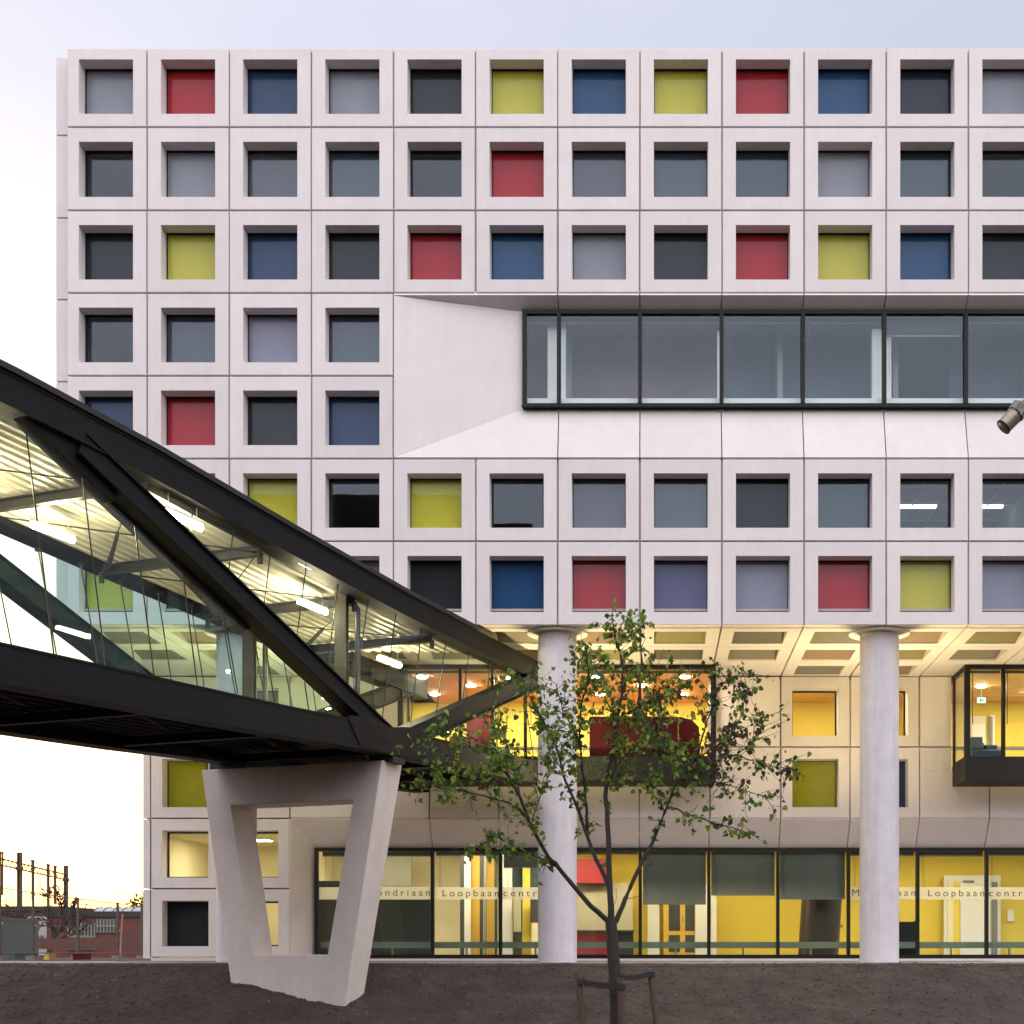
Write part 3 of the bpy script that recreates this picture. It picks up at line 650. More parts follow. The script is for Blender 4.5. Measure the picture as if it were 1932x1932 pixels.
for (x, y, m_) in [(-1.45, 34.5, 0), (-.30, 35.6, 0), (.80, 34.5, 0), (-1.45, 36.8, 0), (.80, 36.8, 0), (-2.6, 35.6, 0), (-3.67, 34.6, 0), (-4.8, 35.6, 0), (-5.95, 36.8, 0), (-3.6, 36.8, 0), (-5.9, 34.5, 0),
                   (3.6, 36.2, 1), (5.6, 36.2, 1), (8.65, 35.7, 1), (10.2, 36.4, 1), (9.9, 34.6, 1)]:
    m = MB(); m.tube([(0, 0, -.02), (0, 0, 0)], .15, 20); o = m.build('downlight', M['white'], None, (x, y, 7.278), cat='downlight'); n_ += 1
    o['group'] = 'round downlights in the orange ceiling' if not m_ else 'round downlights in the peach ceiling'
    o['label'] = 'round white downlight '+['in the orange ceiling just right of the left column, front row', 'in the orange ceiling next to the thin mullion behind the treetop', 'in the orange ceiling near the right end of the bay, front row',
        'in the orange ceiling just right of the left column, back row', 'in the orange ceiling near the right end of the bay, back row', 'in the orange ceiling behind the left column', 'in the orange ceiling left of the left column, above the bridge diagonal',
        'in the orange ceiling over the red reception desk', 'deep in the orange ceiling left of the reception desk', 'deep in the orange ceiling, nearest the left column on its left', 'in the orange ceiling at the far left end of the bay',
        'in the ceiling behind the small lit window left of the right column', 'in the ceiling behind the small lit window hidden by the right column', 'in the peach ceiling above the blue armchair', 'in the peach ceiling of the right bay near the picture edge', 'in the peach ceiling of the right bay close to its front glass'][n_-1]
    m = MB(); m.tube([(0, 0, -.032), (0, 0, -.022)], .13, 20); m.build('diffuser', M['spotl'], o)

# furniture seen inside
def thing_mb(mb, name, mats, loc, label, cat, group=None): return mb.build(name, mats, None, loc, label=label, cat=cat, group=group)
# sofa in the right bay
o = empty('armchair', (X(1858, 34.6), 34.6, 5.02), 'slate blue high-backed armchair inside the projecting window on the right', 'armchair')
m = MB(); m.cbox(-.40, .40, -.3, .35, .05, .36, .03); m.build('seat', M['chair'], o)
m = MB(); m.cbox(-.40, .02, .15, .4, .36, .60, .03); m.cbox(-.40, -.12, -.3, .15, .36, .68, .03); m.build('backrest', M['chair'], o)
m = MB(); m.cbox(.05, .35, .1, .4, .36, .54, .03); m.build('cushion', M['chair'], o)
k = MB(); k.box(X(1112, 34.2), X(1279.5, 34.2), 34.2, 34.3, 5.02, Z(1352, 34.2)); k.prism([P(1280, 1352, 34.2), P(1305, 1358, 34.2), P(1319, 1372, 34.2), P(1320, 1430, 34.2), P(1280, 1430, 34.2)], (0, .1, 0))
thing_mb(k, 'reception_screen', M['dred'], (0, 0, 0), 'dark red screen standing behind the bay window glass behind the tree', 'screen')
k = MB(); k.box(X(880, 34.9), X(930, 34.9), 34.9, 35.0, 5.02, Z(1335, 34.9)); k.box(X(850, 35.2), X(930, 35.2), 35.0, 35.6, 5.02, Z(1392, 35.2)); thing_mb(k, 'reception_desk', M['redp'], (0, 0, 0), 'bright red reception desk seen through the end of the footbridge', 'desk')
pbox('door_frame', 1829, 1860, 1351, 1440, 38.1, M['cream'], .06); pbox('door', 1834, 1858, 1366, 1440, 38.05, M['white'], .04); pbox('door_frame', 1866, 1877, 1349, 1440, 38.1, M['white'], .06); pbox('wall_board', 1868, 1873, 1352, 1440, 38.05, M['mgrey'], .04)
k = MB(); k.box(-.11, .11, 0, .03, -.14, 0); e_ = thing_mb(k, 'exit_sign', M['exit'], (X(1852, 35.5), 35.5, Z(1316, 35.5)), 'small green and white emergency exit sign hanging in the right bay', 'sign')
m = MB(); m.box(-.01, .01, .01, .02, 0, .5); m.build('hanger', M['white'], e_)
m = MB(); m.box(-.04, .0, -.006, -.001, -.11, -.03); m.box(.02, .06, -.006, -.001, -.09, -.05); m.build('pictogram', mat('sign_ink', (.02, .3, .12), .5), e_)
# wheeled bin
bx = X(1710, 36.3)
o = empty('wheeled_bin', (bx, 36.3, .06), 'black wheeled rubbish bin with closed lid inside the glass beside the right column', 'bin')
m = MB(); m.add([(-.20, -.2, 0), (.20, -.2, 0), (.20, .2, 0), (-.20, .2, 0), (-.27, -.28, .9), (.27, -.28, .9), (.27, .28, .9), (-.27, .28, .9)], [(0, 3, 2, 1), (4, 5, 6, 7), (0, 1, 5, 4), (1, 2, 6, 5), (2, 3, 7, 6), (3, 0, 4, 7)]); m.build('body', M['strap'], o)
m = MB(); m.box(-.29, .29, -.3, .3, .9, .95); m.box(-.25, .22, -.26, .26, .95, .99); m.build('lid', M['strap'], o)
m = MB(); m.tube([(.22, .24, .98), (.30, .24, 1.02), (.32, -.2, 1.02), (.24, -.24, .98)], .018, 6); m.build('handle', M['strap'], o)
for s in (-.2, .2): m = MB(); m.tube([(s, -.02, .08), (s+.04, -.02, .08)], .09, 14); m.build('wheel', M['strap'], o)
# chairs behind the ribbon window
for i, (px, c) in enumerate(((1156, 'peach'), (1244, 'pipe'))):
    o = empty('chair', (X(px, 31.0), 31.0, ZBi-.55), ('light wooden' if i == 0 else 'thin grey')+' chair back showing above the sill of the upper ribbon window', 'chair')
    m = MB(); pts = [(0, .8), (.02, .95), (.07, 1.08), (.15, 1.2)]
    for k in range(3):
        (a, b), (c_, d) = pts[k], pts[k+1]
        m.add([(a, 0, b-.3), (a+.14-.03*k, .35, b-.3), (c_+.11-.03*k, .35, d-.3), (c_, 0, d-.3)], [(0, 1, 2, 3)])
    m.build('backrest', M['gold' if i == 0 else 'pipe'], o)
    m = MB(); m.box(-.4, .1, -.1, .35, .38, .42); m.build('seat', M['gold' if i == 0 else 'pipe'], o)
    for a in (-.38, .06):
        for b in (-.08, .32): m = MB(); m.tube([(a, b, 0), (a, b, .38)], .015, 6); m.build('leg', M['pipe'], o)

# ------------------------------------------------------------------ footbridge
aB = .374; cB = -14.85; wB = 4.1
dB = Vector((aB, 1, 0)).normalized(); nB = Vector((-dB.y, dB.x, 0))   # along, across (towards the far truss)
def nearY(px, off=0.0): return (-(cB-off/ dB.y))/(aB-(px-CX)/F)
def TN(px, py, off=0.0):
    Y = nearY(px, off); return P(px, py, Y)
def stn(Y, z, off=0.0):
    """point at station with near-line depth Y, height z, off metres across"""
    return Vector((cB+aB*Y, Y, z))+nB*off
FB = empty('footbridge', tuple(stn(26.2, 4.0, 2)), 'dark steel truss footbridge with glazed sides and lit corrugated roof running into the building', 'footbridge')
bx0 = Vector(FB.location)
def FP(mb, name, mats, parent=None, **kw):
    o = bpy.data.objects.new(name, mb.mesh(name, mats)); link(o, parent or FB)
    if parent is None: o.location = -bx0
    return props(o, **kw)
TOP = [(13, 7.62), (16.8, 7.79), (17.6, 7.80), (20, 7.745), (23.2, 7.56), (26.76, 7.39), (29.44, 7.33), (33.45, 7.27)]
BOT = [(13, 3.48), (17.33, 3.67), (23.2, 3.91), (25.2, 4.02), (31.2, 4.22), (33.5, 4.35)]
def lerp(tab, y):
    for (a, b), (c, d) in zip(tab, tab[1:]):
        if y <= c: return b+(d-b)*(y-a)/(c-a)
    return tab[-1][1]
def ibeam(h, w, tf=.035, tw=.0):
    # lateral 0..w , vertical 0..-h ; web recessed a little on the outside
    r = .014
    return [(0, 0), (w, 0), (w, -tf), (w-r, -tf), (w-r, -h+tf), (w, -h+tf), (w, -h), (0, -h), (0, -h+tf), (r, -h+tf), (r, -tf), (0, -tf)]
dz = {0: 0, 1: 0}
for off, side in ((0, 1), (wB-.42, 1)):
    m = MB(); m.sweep(ibeam(.435, .42), [stn(y, z-.095, off) for y, z in TOP], nB); o = FP(m, 'top_chord', M['dark'])
    m = MB(); m.sweep([(-.03, -.088), (.50, -.088), (.50, -.005), (-.03, -.005)], [stn(y, z, off-.01) for y, z in TOP if y < 29.5], nB); m.build('roof_edge', M['under'], o)
    m = MB(); m.sweep(ibeam(.52, .42, .035), [stn(y, z+.52, off) for y, z in BOT], nB); FP(m, 'bottom_chord', M['dark'])
def inplane(pts_px, off=0.0):
    return [TN(px, py, off) for px, py in pts_px]
def diag(A, Bp, w, off, dp, name='diagonal', mt='dark'):
    """H section between two near-plane points (moved across by off)"""
    A = Vector(A); Bp = Vector(Bp); t = (Bp-A).normalized(); up = nB.cross(t).normalized(); s = nB
    tf = .03; r = .05; h = w/2
    pr = [(0, -h), (dp, -h), (dp, -h+tf), (dp-r, -h+tf), (dp-r, h-tf), (dp, h-tf), (dp, h), (0, h), (0, h-tf), (r, h-tf), (r, -h+tf), (0, -h+tf)]
    v = [q+s*(a+off)+up*b for q in (A, Bp) for a, b in pr]; n = len(pr)
    m = MB(); m.add(v, [(i, (i+1) % n, (i+1) % n+n, i+n) for i in range(n)]+[tuple(range(n-1, -1, -1)), tuple(range(n, 2*n))])
    return FP(m, name, M[mt])
D1a = TN(158, 836); D1b = TN(742, 1392); D2a = TN(752, 1402); D2b = TN(1040, 1272)
for off in (-.012, wB-.40):
    diag(D1a, D1b, .36, off, .36, mt='dark'); diag(D2a, D2b, .40, off, .36)
# gussets (thick plates welded at the nodes)
for off in (.10, wB-.32):
    m = MB(); m.prism([p+nB*off for p in inplane([(-40, 690), (20, 700), (150, 770), (230, 865), (243, 905), (225, 945), (198, 922), (54, 782), (-10, 748)])], nB*.2); FP(m, 'gusset', M['dark'])
    m = MB(); m.prism([p+nB*(off-.11) for p in inplane([(655, 1350), (700, 1352), (735, 1372), (800, 1372), (850, 1370), (800, 1398), (815, 1425), (760, 1428), (680, 1408)])], nB*.06); FP(m, 'gusset', M['dark'])
# box-like inner haunch of the near diagonal (its brown inner face shows)
m = MB(); m.prism([p+nB*.30 for p in inplane([(-60, 730), (0, 752), (56, 775), (200, 915), (280, 990), (372, 1078), (480, 1190), (510, 1180), (400, 1068), (290, 960), (150, 800), (20, 700)])], nB*.12); FP(m, 'inner_flange', M['olive'])
# roof: corrugated sheet running along the bridge, cross beams
def zroof(Y): return lerp(TOP, Y)-.46
ribs = []; m = MB(); pitch = .205; nr = int((wB-.84)/pitch)
def roofpt(Y, o, dzz): return stn(Y, zroof(Y)+dzz, o)
prof_r = [(0, 0), (.07, 0), (.09, .034), (.185, .034), (.205, 0)]
stations = [13, 15, 17, 19, 21, 23, 25, 27]
v = []; f = []; cnt = 0
lat = []
for k in range(nr+1):
    for a, b in prof_r[:-1]:
        if .42+k*pitch+a < wB-.42: lat.append((.42+k*pitch+a, b))
rows = []
for s_ in stations+['end']:
    row = []
    for o, b in lat:
        if s_ == 'end':
            Yn = (29.98-nB.y*o); row.append(roofpt(Yn, o, b))
        else: row.append(roofpt(min(s_, 28), o, b))
    rows.append(row)
nn = len(lat); v = [p for r_ in rows for p in r_]
f = [(i*nn+j, i*nn+j+1, (i+1)*nn+j+1, (i+1)*nn+j) for i in range(len(rows)-1) for j in range(nn-1)]
m.add(v, f); rf = FP(m, 'roof_sheet', M['deck'])
m = MB(); b = [[p+Vector((0, 0, .16-lat[j][1])) for j, p in enumerate(r_)] for r_ in rows]
v = [r_[0] for r_ in b]+[r_[-1] for r_ in b]; q = len(b); m.add(v, [(i, i+1, i+1+q, i+q) for i in range(q-1)]); m.build('roof_top', M['under'], rf)
YS = [14.4, 17.3, 20.03, 22.79, 25.48, 28.2]
for y in YS:
    z = zroof(y)-.02
    m = MB(); a = stn(y, z, .36); c = stn(y, z, wB-.36)
    m.sweep([(-.06, 0), (.06, 0), (.06, -.02), (.02, -.02), (.02, -.15), (.06, -.15), (.06, -.17), (-.06, -.17), (-.06, -.15), (-.02, -.15), (-.02, -.02), (-.06, -.02)], [a, c], dB); FP(m, 'cross_beam', M['olive'])
    m = MB(); m.tube([a+Vector((0, 0, -.12)), a+Vector((0, 0, -.3))], .05, 10); m.tube([c+Vector((0, 0, -.12)), c+Vector((0, 0, -.3))], .05, 10); FP(m, 'bracket', M['olive'])
for i in range(len(YS)-1):
    y0, y1 = YS[i], YS[i+1]; za = zroof(y0)-.13; zb = zroof(y1)-.13
    ymid = (y0+y1)/2
    m = MB(); m.tube([stn(y1, zb, .4), stn(y0, za, wB-.4)], .013, 6); FP(m, 'brace_rod', M['rod'])
    m = MB(); m.sweep([(-.035, -.03), (.035, -.03), (.035, .03), (-.035, .03)], [stn(y1, zb, wB-.5), stn(ymid, (za+zb)/2, wB*.5), stn(y1-.02, zb+.01, wB*.5-.2)][:2], dB); FP(m, 'brace', M['olive'])
    m = MB(); m.tube([stn(y1, zb, wB-.4), stn(y0, za, .4)], .010, 6); FP(m, 'brace_rod', M['rod'])
# end sheet of the bridge roof under the overhang
# lamps on the bridge ceiling
for px, py in ((100, 985), (345, 965), (590, 1108), (735, 1206), (-60, 905)):
    Yl = (7.0-EYE)*F/(CY-py); c = P(px, py, Yl); c.z = zroof(min(Yl, 29))-.32
    hl = .42
    m = MB(); a = c-dB*hl; b_ = c+dB*hl
    m.sweep([(-.05, 0), (.05, 0), (.05, .04), (-.05, .04)], [a, b_], nB)
    for q in (a+dB*.1, b_-dB*.1): m.tube([q, q+Vector((0, 0, .32))], .008, 5)
    o = FP(m, 'lamp_fitting', M['white'])
    m = MB(); m.tube([a+Vector((0, 0, -.05)), b_+Vector((0, 0, -.05))], .05, 10); m.build('tube', M['lamps'], o)
# floor: deck, ribs and cross beams seen from below
m = MB(); pr = [(.30, .30), (wB-.30, .30), (wB-.30, .36), (.30, .36)]
m.sweep(pr, [stn(y, z, 0) for y, z in BOT], nB); FP(m, 'floor_deck', M['under'])
fl = MB(); fl.sweep([(.44, .365), (wB-.44, .365), (wB-.44, .385), (.44, .385)], [stn(y, z, 0) for y, z in BOT], nB); FP(fl, 'floor_finish', M['beige'])
for k in range(11):
    o_ = .6+k*.29; m = MB(); m.sweep([(o_, .22), (o_+.03, .22), (o_+.03, .30), (o_, .30)], [stn(y, z, 0) for y, z in BOT], nB); FP(m, 'floor_rib', M['under'])
for y in (14.8, 17.6, 20.4, 23.2, 26.3, 28.6, 31):
    z = lerp(BOT, y)
    m = MB(); m.sweep([(-.07, .04), (.07, .04), (.07, .06), (.015, .06), (.015, .2), (-.015, .2), (-.015, .06), (-.07, .06)], [stn(y, z, .40), stn(y, z, wB-.40)], dB); FP(m, 'floor_beam', M['dark'])
    m = MB(); m.sweep([(-.03, .06), (.03, .06), (.03, .12), (-.03, .12)], [stn(y, z, .7), stn(min(y+1.6, 33), lerp(BOT, min(y+1.6, 33)), 1.6)], dB); FP(m, 'floor_brace', M['dark'])
# posts with the rain pipe
for off, py_ in ((.52, 25.3), (wB-.60, 26.4)):
    zb = lerp(BOT, py_)+.4; zt = zroof(py_)
    m = MB(); a = stn(py_, zb, off); c = stn(py_, zt, off); s = .11
    for q in ((-s, -s, s, -s+.02), (-s, s-.02, s, s), (-.012, -s+.02, .012, s-.02)): m.box(a.x+q[0], a.x+q[2], a.y+q[1], a.y+q[3], zb, zt)
    FP(m, 'post', M['olive'])
    m = MB(); a = stn(py_+.42, zb, off-.06); m.tube([(a.x, a.y, zb), (a.x, a.y, zt-.35), (a.x, a.y, zt-.22), (a.x-.06, a.y-.05, zt-.14), (a.x-.2, a.y-.1, zt-.12)], .055, 12); FP(m, 'rain_pipe', M['pipe'])
# side glazing: panes between leaning joints, and the joints as thin rods
gp = .20
Lj = [((-70, 752), (-60, 1196)), ((-12, 752), (10, 1208)), ((64.5, 792), (119, 1233)), ((173, 900), (216, 1254)), ((271, 990), (307, 1274)), ((361, 1080), (388, 1292)), ((437, 1150), (464, 1307)), ((517, 1224), (533, 1323)), ((589, 1285), (597, 1338)), ((660, 1353), (662, 1356))]
Uj = [((215, 868), (214, 872)), ((297, 912), (291, 945)), ((380, 957), (371, 1036)), ((456, 996), (443, 1111)), ((526, 1034), (510, 1173)), ((592, 1068), (571, 1230)), ((652, 1101), (629, 1285)), ((708, 1131), (680, 1338)), ((760, 1158), (731, 1384)), ((809, 1184), (786, 1380)), ((854, 1209), (835, 1350)), ((898, 1228), (884, 1330)), ((938, 1245), (931, 1310)), ((985, 1268), (983, 1285))]
R2 = [((800, 1395), (800, 1397)), ((870, 1364), (880, 1420)), ((940, 1332), (955, 1437)), ((1000, 1305), (1022, 1452))]
def side_glass(J, off, shift=0.0, nm='side_pane'):
    for i, ((a, b), (c, d)) in enumerate(J):
        p, q = TN(a, b, 0)+nB*off, TN(c, d, 0)+nB*off
        p.y += 0; 
        if i not in (0, len(J)-1) or abs(b-d) > 20:
            m = MB(); m.tube([p, q], .011, 6); FP(m, 'glazing_rod', M['rod'])
            for e in (p, q):
                m = MB(); u = (q-p).normalized()
        if i:
            (a0, b0), (c0, d0) = J[i-1]; p0, q0 = TN(a0, b0)+nB*off, TN(c0, d0)+nB*off
            m = MB(); m.prism([p0, p, q, q0], nB*.012); FP(m, nm, M['glassb'])
for J in (Lj, Uj, R2): side_glass(J, .16)
# far side: full-height panes with leaning joints
Fj = [((-20, 1010), (-2, 1100)), ((74.5, 1049), (92, 1151)), ((155, 1082), (177, 1209)), ((229, 1112), (256, 1263)), ((300, 1134), (322, 1276)), ((366, 1177), (384, 1289)), ((424, 1194), (436, 1263)), ((482, 1217), (499, 1316)), ((536, 1249), (550, 1326)), ((585, 1262), (597, 1345)), ((628, 1280), (638, 1350)), ((668, 1295), (676, 1360)), ((706, 1310), (712, 1370))]
of = wB-.46; prev = None
for (a, b), (c, d) in Fj:
    p, q = TN(a, b, of), TN(c, d, of); dr = (q-p)/(q.z-p.z)
    zt2 = 6.95; zb2 = lerp(BOT, (p.y-nB.y*of))+.42
    top_ = p+dr*(zt2-p.z); bt_ = p+dr*(zb2-p.z)
    m = MB(); m.tube([top_, bt_], .012, 6); FP(m, 'glazing_rod', M['rod'])
    m = MB(); 
    for e in (top_, bt_): m.box(e.x-.05, e.x+.05, e.y-.03, e.y+.03, e.z-.03, e.z+.03)
    FP(m, 'glass_clamp', M['rod'])
    if prev:
        m = MB(); m.prism([prev[0], top_, bt_, prev[1]], nB*.012); FP(m, 'side_pane', M['glassf'])
    prev = (top_, bt_)

# ------------------------------------------------------------------ bridge pier
fp = lambda px, py: None
n0 = Vector((.3503, .9366, 0)); fp0 = Vector((-5.24, 26.2, 0))
def PF(px, py):
    # point on the pier's front face plane (normal along the bridge)
    k = Vector(((px-CX)/F, 1, 0)); Y = fp0.dot(n0)/k.dot(n0); return P(px, py, Y)
outer = [PF(380, 1453), PF(721, 1434), PF(649, 1912), PF(440, 1890)]
inner = [PF(435, 1519.5), PF(666, 1509), PF(618, 1801), PF(478.5, 1801.5)]
# level the top and foot
zt = 3.93; 
for p in outer[:2]: p.z = p.z
PR = empty('bridge_pier', tuple(outer[3]), 'white concrete trapezium frame pier with an open middle carrying the footbridge', 'pier')
def thick(p): t = (p.z+.9)/4.9; return n0*(.60+.13*t)
m = MB(); fo = outer; fi = inner; bo = [p+thick(p) for p in fo]; bi = [p+thick(p)*(1.0) for p in fi]
c = .018
def inset(pts, cen, k): return [p+(cen-p).normalized()*k for p in pts]
cen = sum(fo, Vector())/4
fo2 = inset(fo, cen, .02); fo1 = [p+n0*.014 for p in fo]
fi2 = [p-(cen-p).normalized()*.018 for p in fi]; fi1 = [p+n0*.014 for p in fi]
v = fo2+fi2+fo1+fi1+bo+bi; f = []
for i in range(4):
    j = (i+1) % 4
    f += [(i, j, 4+j, 4+i), (8+i, 8+j, j, i), (4+i, 4+j, 12+j, 12+i), (16+i, 16+j, 8+j, 8+i), (12+i, 12+j, 20+j, 20+i), (20+i, 20+j, 16+j, 16+i)]
v = [p-Vector(PR.location) for p in v]
m.add(v, f); m.build('frame', M['pierconc'], PR)
# bearings between pier and bridge
for (a, b) in ((388, 432), (690, 735)):
    m = MB(); p = PF(a, 1452)+n0*.12; q = PF(b, 1440)+n0*.12
    z0 = min(PF(a, 1453-(a-380)*.0557).z, PF(b, 1453-(b-380)*.0557).z)-.02
    m.prism([Vector((p.x, p.y, z0)), Vector((q.x, q.y, z0)), Vector((q.x, q.y, z0+.2)), Vector((p.x, p.y, z0+.2))], n0*.45)
    m.v = [tuple(Vector(x)-Vector(PR.location)) for x in m.v]; m.build('bearing_block', M['under'], PR)

# ------------------------------------------------------------------ tree
YT_ = 20.0
TR = empty('young_tree', (X(1162, YT_), YT_, -1.4), 'young lime tree with thin spreading limbs and sparse green and withered brown leaves', 'tree')
TO = Vector(TR.location)
def tp(px, py, dy): return P(px, py, YT_+dy)
limbs = {
 'T': ([(1164, 2010), (1163, 1900), (1160, 1840), (1156, 1790), (1153, 1742), (1152, 1732)], (0, 0), .105, .082),
 'A': ([(1152, 1742), (1116, 1711), (1085, 1675), (1053, 1636), (1034, 1616), (998, 1553), (982, 1506), (959, 1463), (939, 1443)], (0, -1.0), .052, .020),
 'A2': ([(1053, 1636), (1014, 1616), (975, 1600), (939, 1577), (919, 1579), (921, 1604)], (-.3, -.9), .026, .009),
 'A3': ([(998, 1549), (975, 1522), (927, 1506), (880, 1494), (833, 1488), (801, 1478)], (-.6, -1.5), .024, .008),
 'A4': ([(959, 1463), (919, 1404), (860, 1376), (801, 1380)], (-.9, -.4), .018, .007),
 'A5': ([(982, 1506), (965, 1430), (950, 1380), (925, 1350)], (-.8, .4), .018, .006),
 'B': ([(1150, 1675), (1124, 1620), (1105, 1569), (1085, 1514), (1061, 1455), (1045, 1400), (1030, 1370), (1010, 1330)], (0, 1.0), .045, .012),
 'B2': ([(1109, 1577), (1104, 1502), (1097, 1439), (1093, 1384), (1097, 1329), (1112, 1281), (1105, 1226)], (.4, -.4), .030, .009),
 'B3': ([(1045, 1400), (1014, 1344), (990, 1290), (975, 1262)], (.8, .3), .016, .006),
 'C': ([(1153, 1742), (1150, 1660), (1148, 1581), (1142, 1502), (1150, 1443), (1163, 1364), (1175, 1305), (1173, 1246), (1160, 1207), (1156, 1167)], (0, .2), .062, .010),
 'C2': ([(1150, 1443), (1195, 1364), (1215, 1266), (1207, 1197), (1190, 1170)], (.1, .8), .018, .007),
 'C3': ([(1171, 1352), (1215, 1329), (1246, 1313), (1294, 1297)], (.1, -.9), .016, .006),
 'D': ([(1162, 1740), (1180, 1695), (1207, 1636), (1235, 1581), (1254, 1533), (1278, 1474), (1313, 1431), (1353, 1407), (1400, 1385)], (0, .7), .050, .012),
 'D2': ([(1268, 1524), (1301, 1537), (1345, 1553), (1392, 1565), (1424, 1577)], (.4, -.4), .018, .007),
 'D3': ([(1276, 1476), (1270, 1415), (1250, 1376), (1246, 1329), (1262, 1285)], (.5, 1.2), .018, .006),
 'D4': ([(1290, 1460), (1333, 1439), (1392, 1423), (1451, 1447), (1494, 1451)], (.5, -.2), .016, .006),
 'D5': ([(1313, 1431), (1333, 1364), (1353, 1305), (1376, 1276)], (.6, .3), .018, .007),
 'D6': ([(1282, 1470), (1329, 1470), (1392, 1486), (1459, 1510)], (.5, -.8), .016, .006),
 'C4': ([(1163, 1364), (1140, 1310), (1122, 1262), (1118, 1235)], (.1, 1.0), .014, .005),
 'C5': ([(1195, 1364), (1232, 1310), (1240, 1262)], (.3, -.6), .013, .005),
 'C6': ([(1145, 1480), (1180, 1425), (1225, 1395), (1262, 1400)], (.1, -.9), .014, .005),
 'B4': ([(1093, 1400), (1062, 1345), (1050, 1290)], (0, -.9), .013, .005),
 'A6': ([(1000, 1560), (1020, 1500), (1040, 1455), (1035, 1420)], (-.6, -.2), .013, .005),
 'A7': ([(927, 1506), (900, 1455), (850, 1430)], (-1.0, -.2), .012, .005),
 'D8': ([(1254, 1533), (1240, 1490), (1215, 1450)], (.4, -.6), .012, .005),
 'D9': ([(1392, 1423), (1430, 1390), (1445, 1350)], (0, .5), .011, .005),
 'D7': ([(1353, 1407), (1400, 1350), (1410, 1300), (1400, 1270)], (.7, 1.2), .013, .005),
}
bark = MB(); seg = []
LR = random.Random(21)
for k, (pts, (d0, d1), r0, r1) in limbs.items():
    n = len(pts); P3 = []
    for i, (a, b) in enumerate(pts):
        t = i/(n-1); P3.append(tp(a, b, d0+(d1-d0)*t))
    # subdivide with a little wobble
    Q = []; 
    for i in range(n-1):
        for s in range(3):
            t = s/3; q = P3[i].lerp(P3[i+1], t)
            if k != 'T' and s: q += Vector((LR.gauss(0, .008), LR.gauss(0, .02), LR.gauss(0, .008)))
            Q.append(q)
    Q.append(P3[-1]); rr = [r0+(r1-r0)*(i/(len(Q)-1))**.8 for i in range(len(Q))]
    if k == 'T': rr[0] *= 1.25
    if k != 'T': rr = [q*.82 for q in rr]
    bark.tube([q-TO for q in Q], rr, 12 if r0 > .05 else 7)
    if k != 'T':
        for i in range(len(Q)-1): seg.append((k, Q[i], Q[i+1], rr[i], i/(len(Q)-1)))
bark.build('trunk', M['bark'], TR)
def leaf_vf(L, fold, curl):
    Wd = L*.42
    pts = [(0, 0), (.28*Wd/.42*.0, 0)]
    s = [(0, 0, 0), (-Wd*.75, L*.05, fold*Wd), (-Wd, L*.32, fold*Wd*1.1), (-Wd*.62, L*.68, fold*Wd*.8-curl*L*.1), (0, L, -curl*L*.25), (Wd*.62, L*.68, fold*Wd*.8-curl*L*.1), (Wd, L*.32, fold*Wd*1.1), (Wd*.75, L*.05, fold*Wd), (0, L*.4, 0)]
    return [Vector(p) for p in s], [(8, 0, 1, 2), (8, 2, 3, 4), (8, 4, 5, 6), (8, 6, 7, 0)]
leaves = [MB() for _ in range(4)]; single = []
twig = MB()
def put_leaf(p, kind):
    L = LR.uniform(.052, .108)*(1.0 if kind != 3 else .9)
    vs, fs = leaf_vf(L, LR.uniform(.1, .6), LR.uniform(0, 1.2))
    d = Vector((LR.gauss(0, .8), LR.gauss(0, .8), -LR.uniform(.1, 1.3) if kind != 3 else -LR.uniform(1.2, 2.5))).normalized()
    q = d.to_track_quat('Y', 'Z').to_matrix() @ Matrix.Rotation(LR.uniform(0, 2*pi), 3, 'Y')
    single.append((p, q, L, kind, vs, fs))
def dens(px, py):
    """how leafy the crown is there (px,py in picture units of the crown outline)"""
    if py > 1640: return .12
    if py > 1500: return .40
    return 1.0
def to_px(p): return p.x*F/p.y+CX, CY-(p.z-EYE)*F/p.y
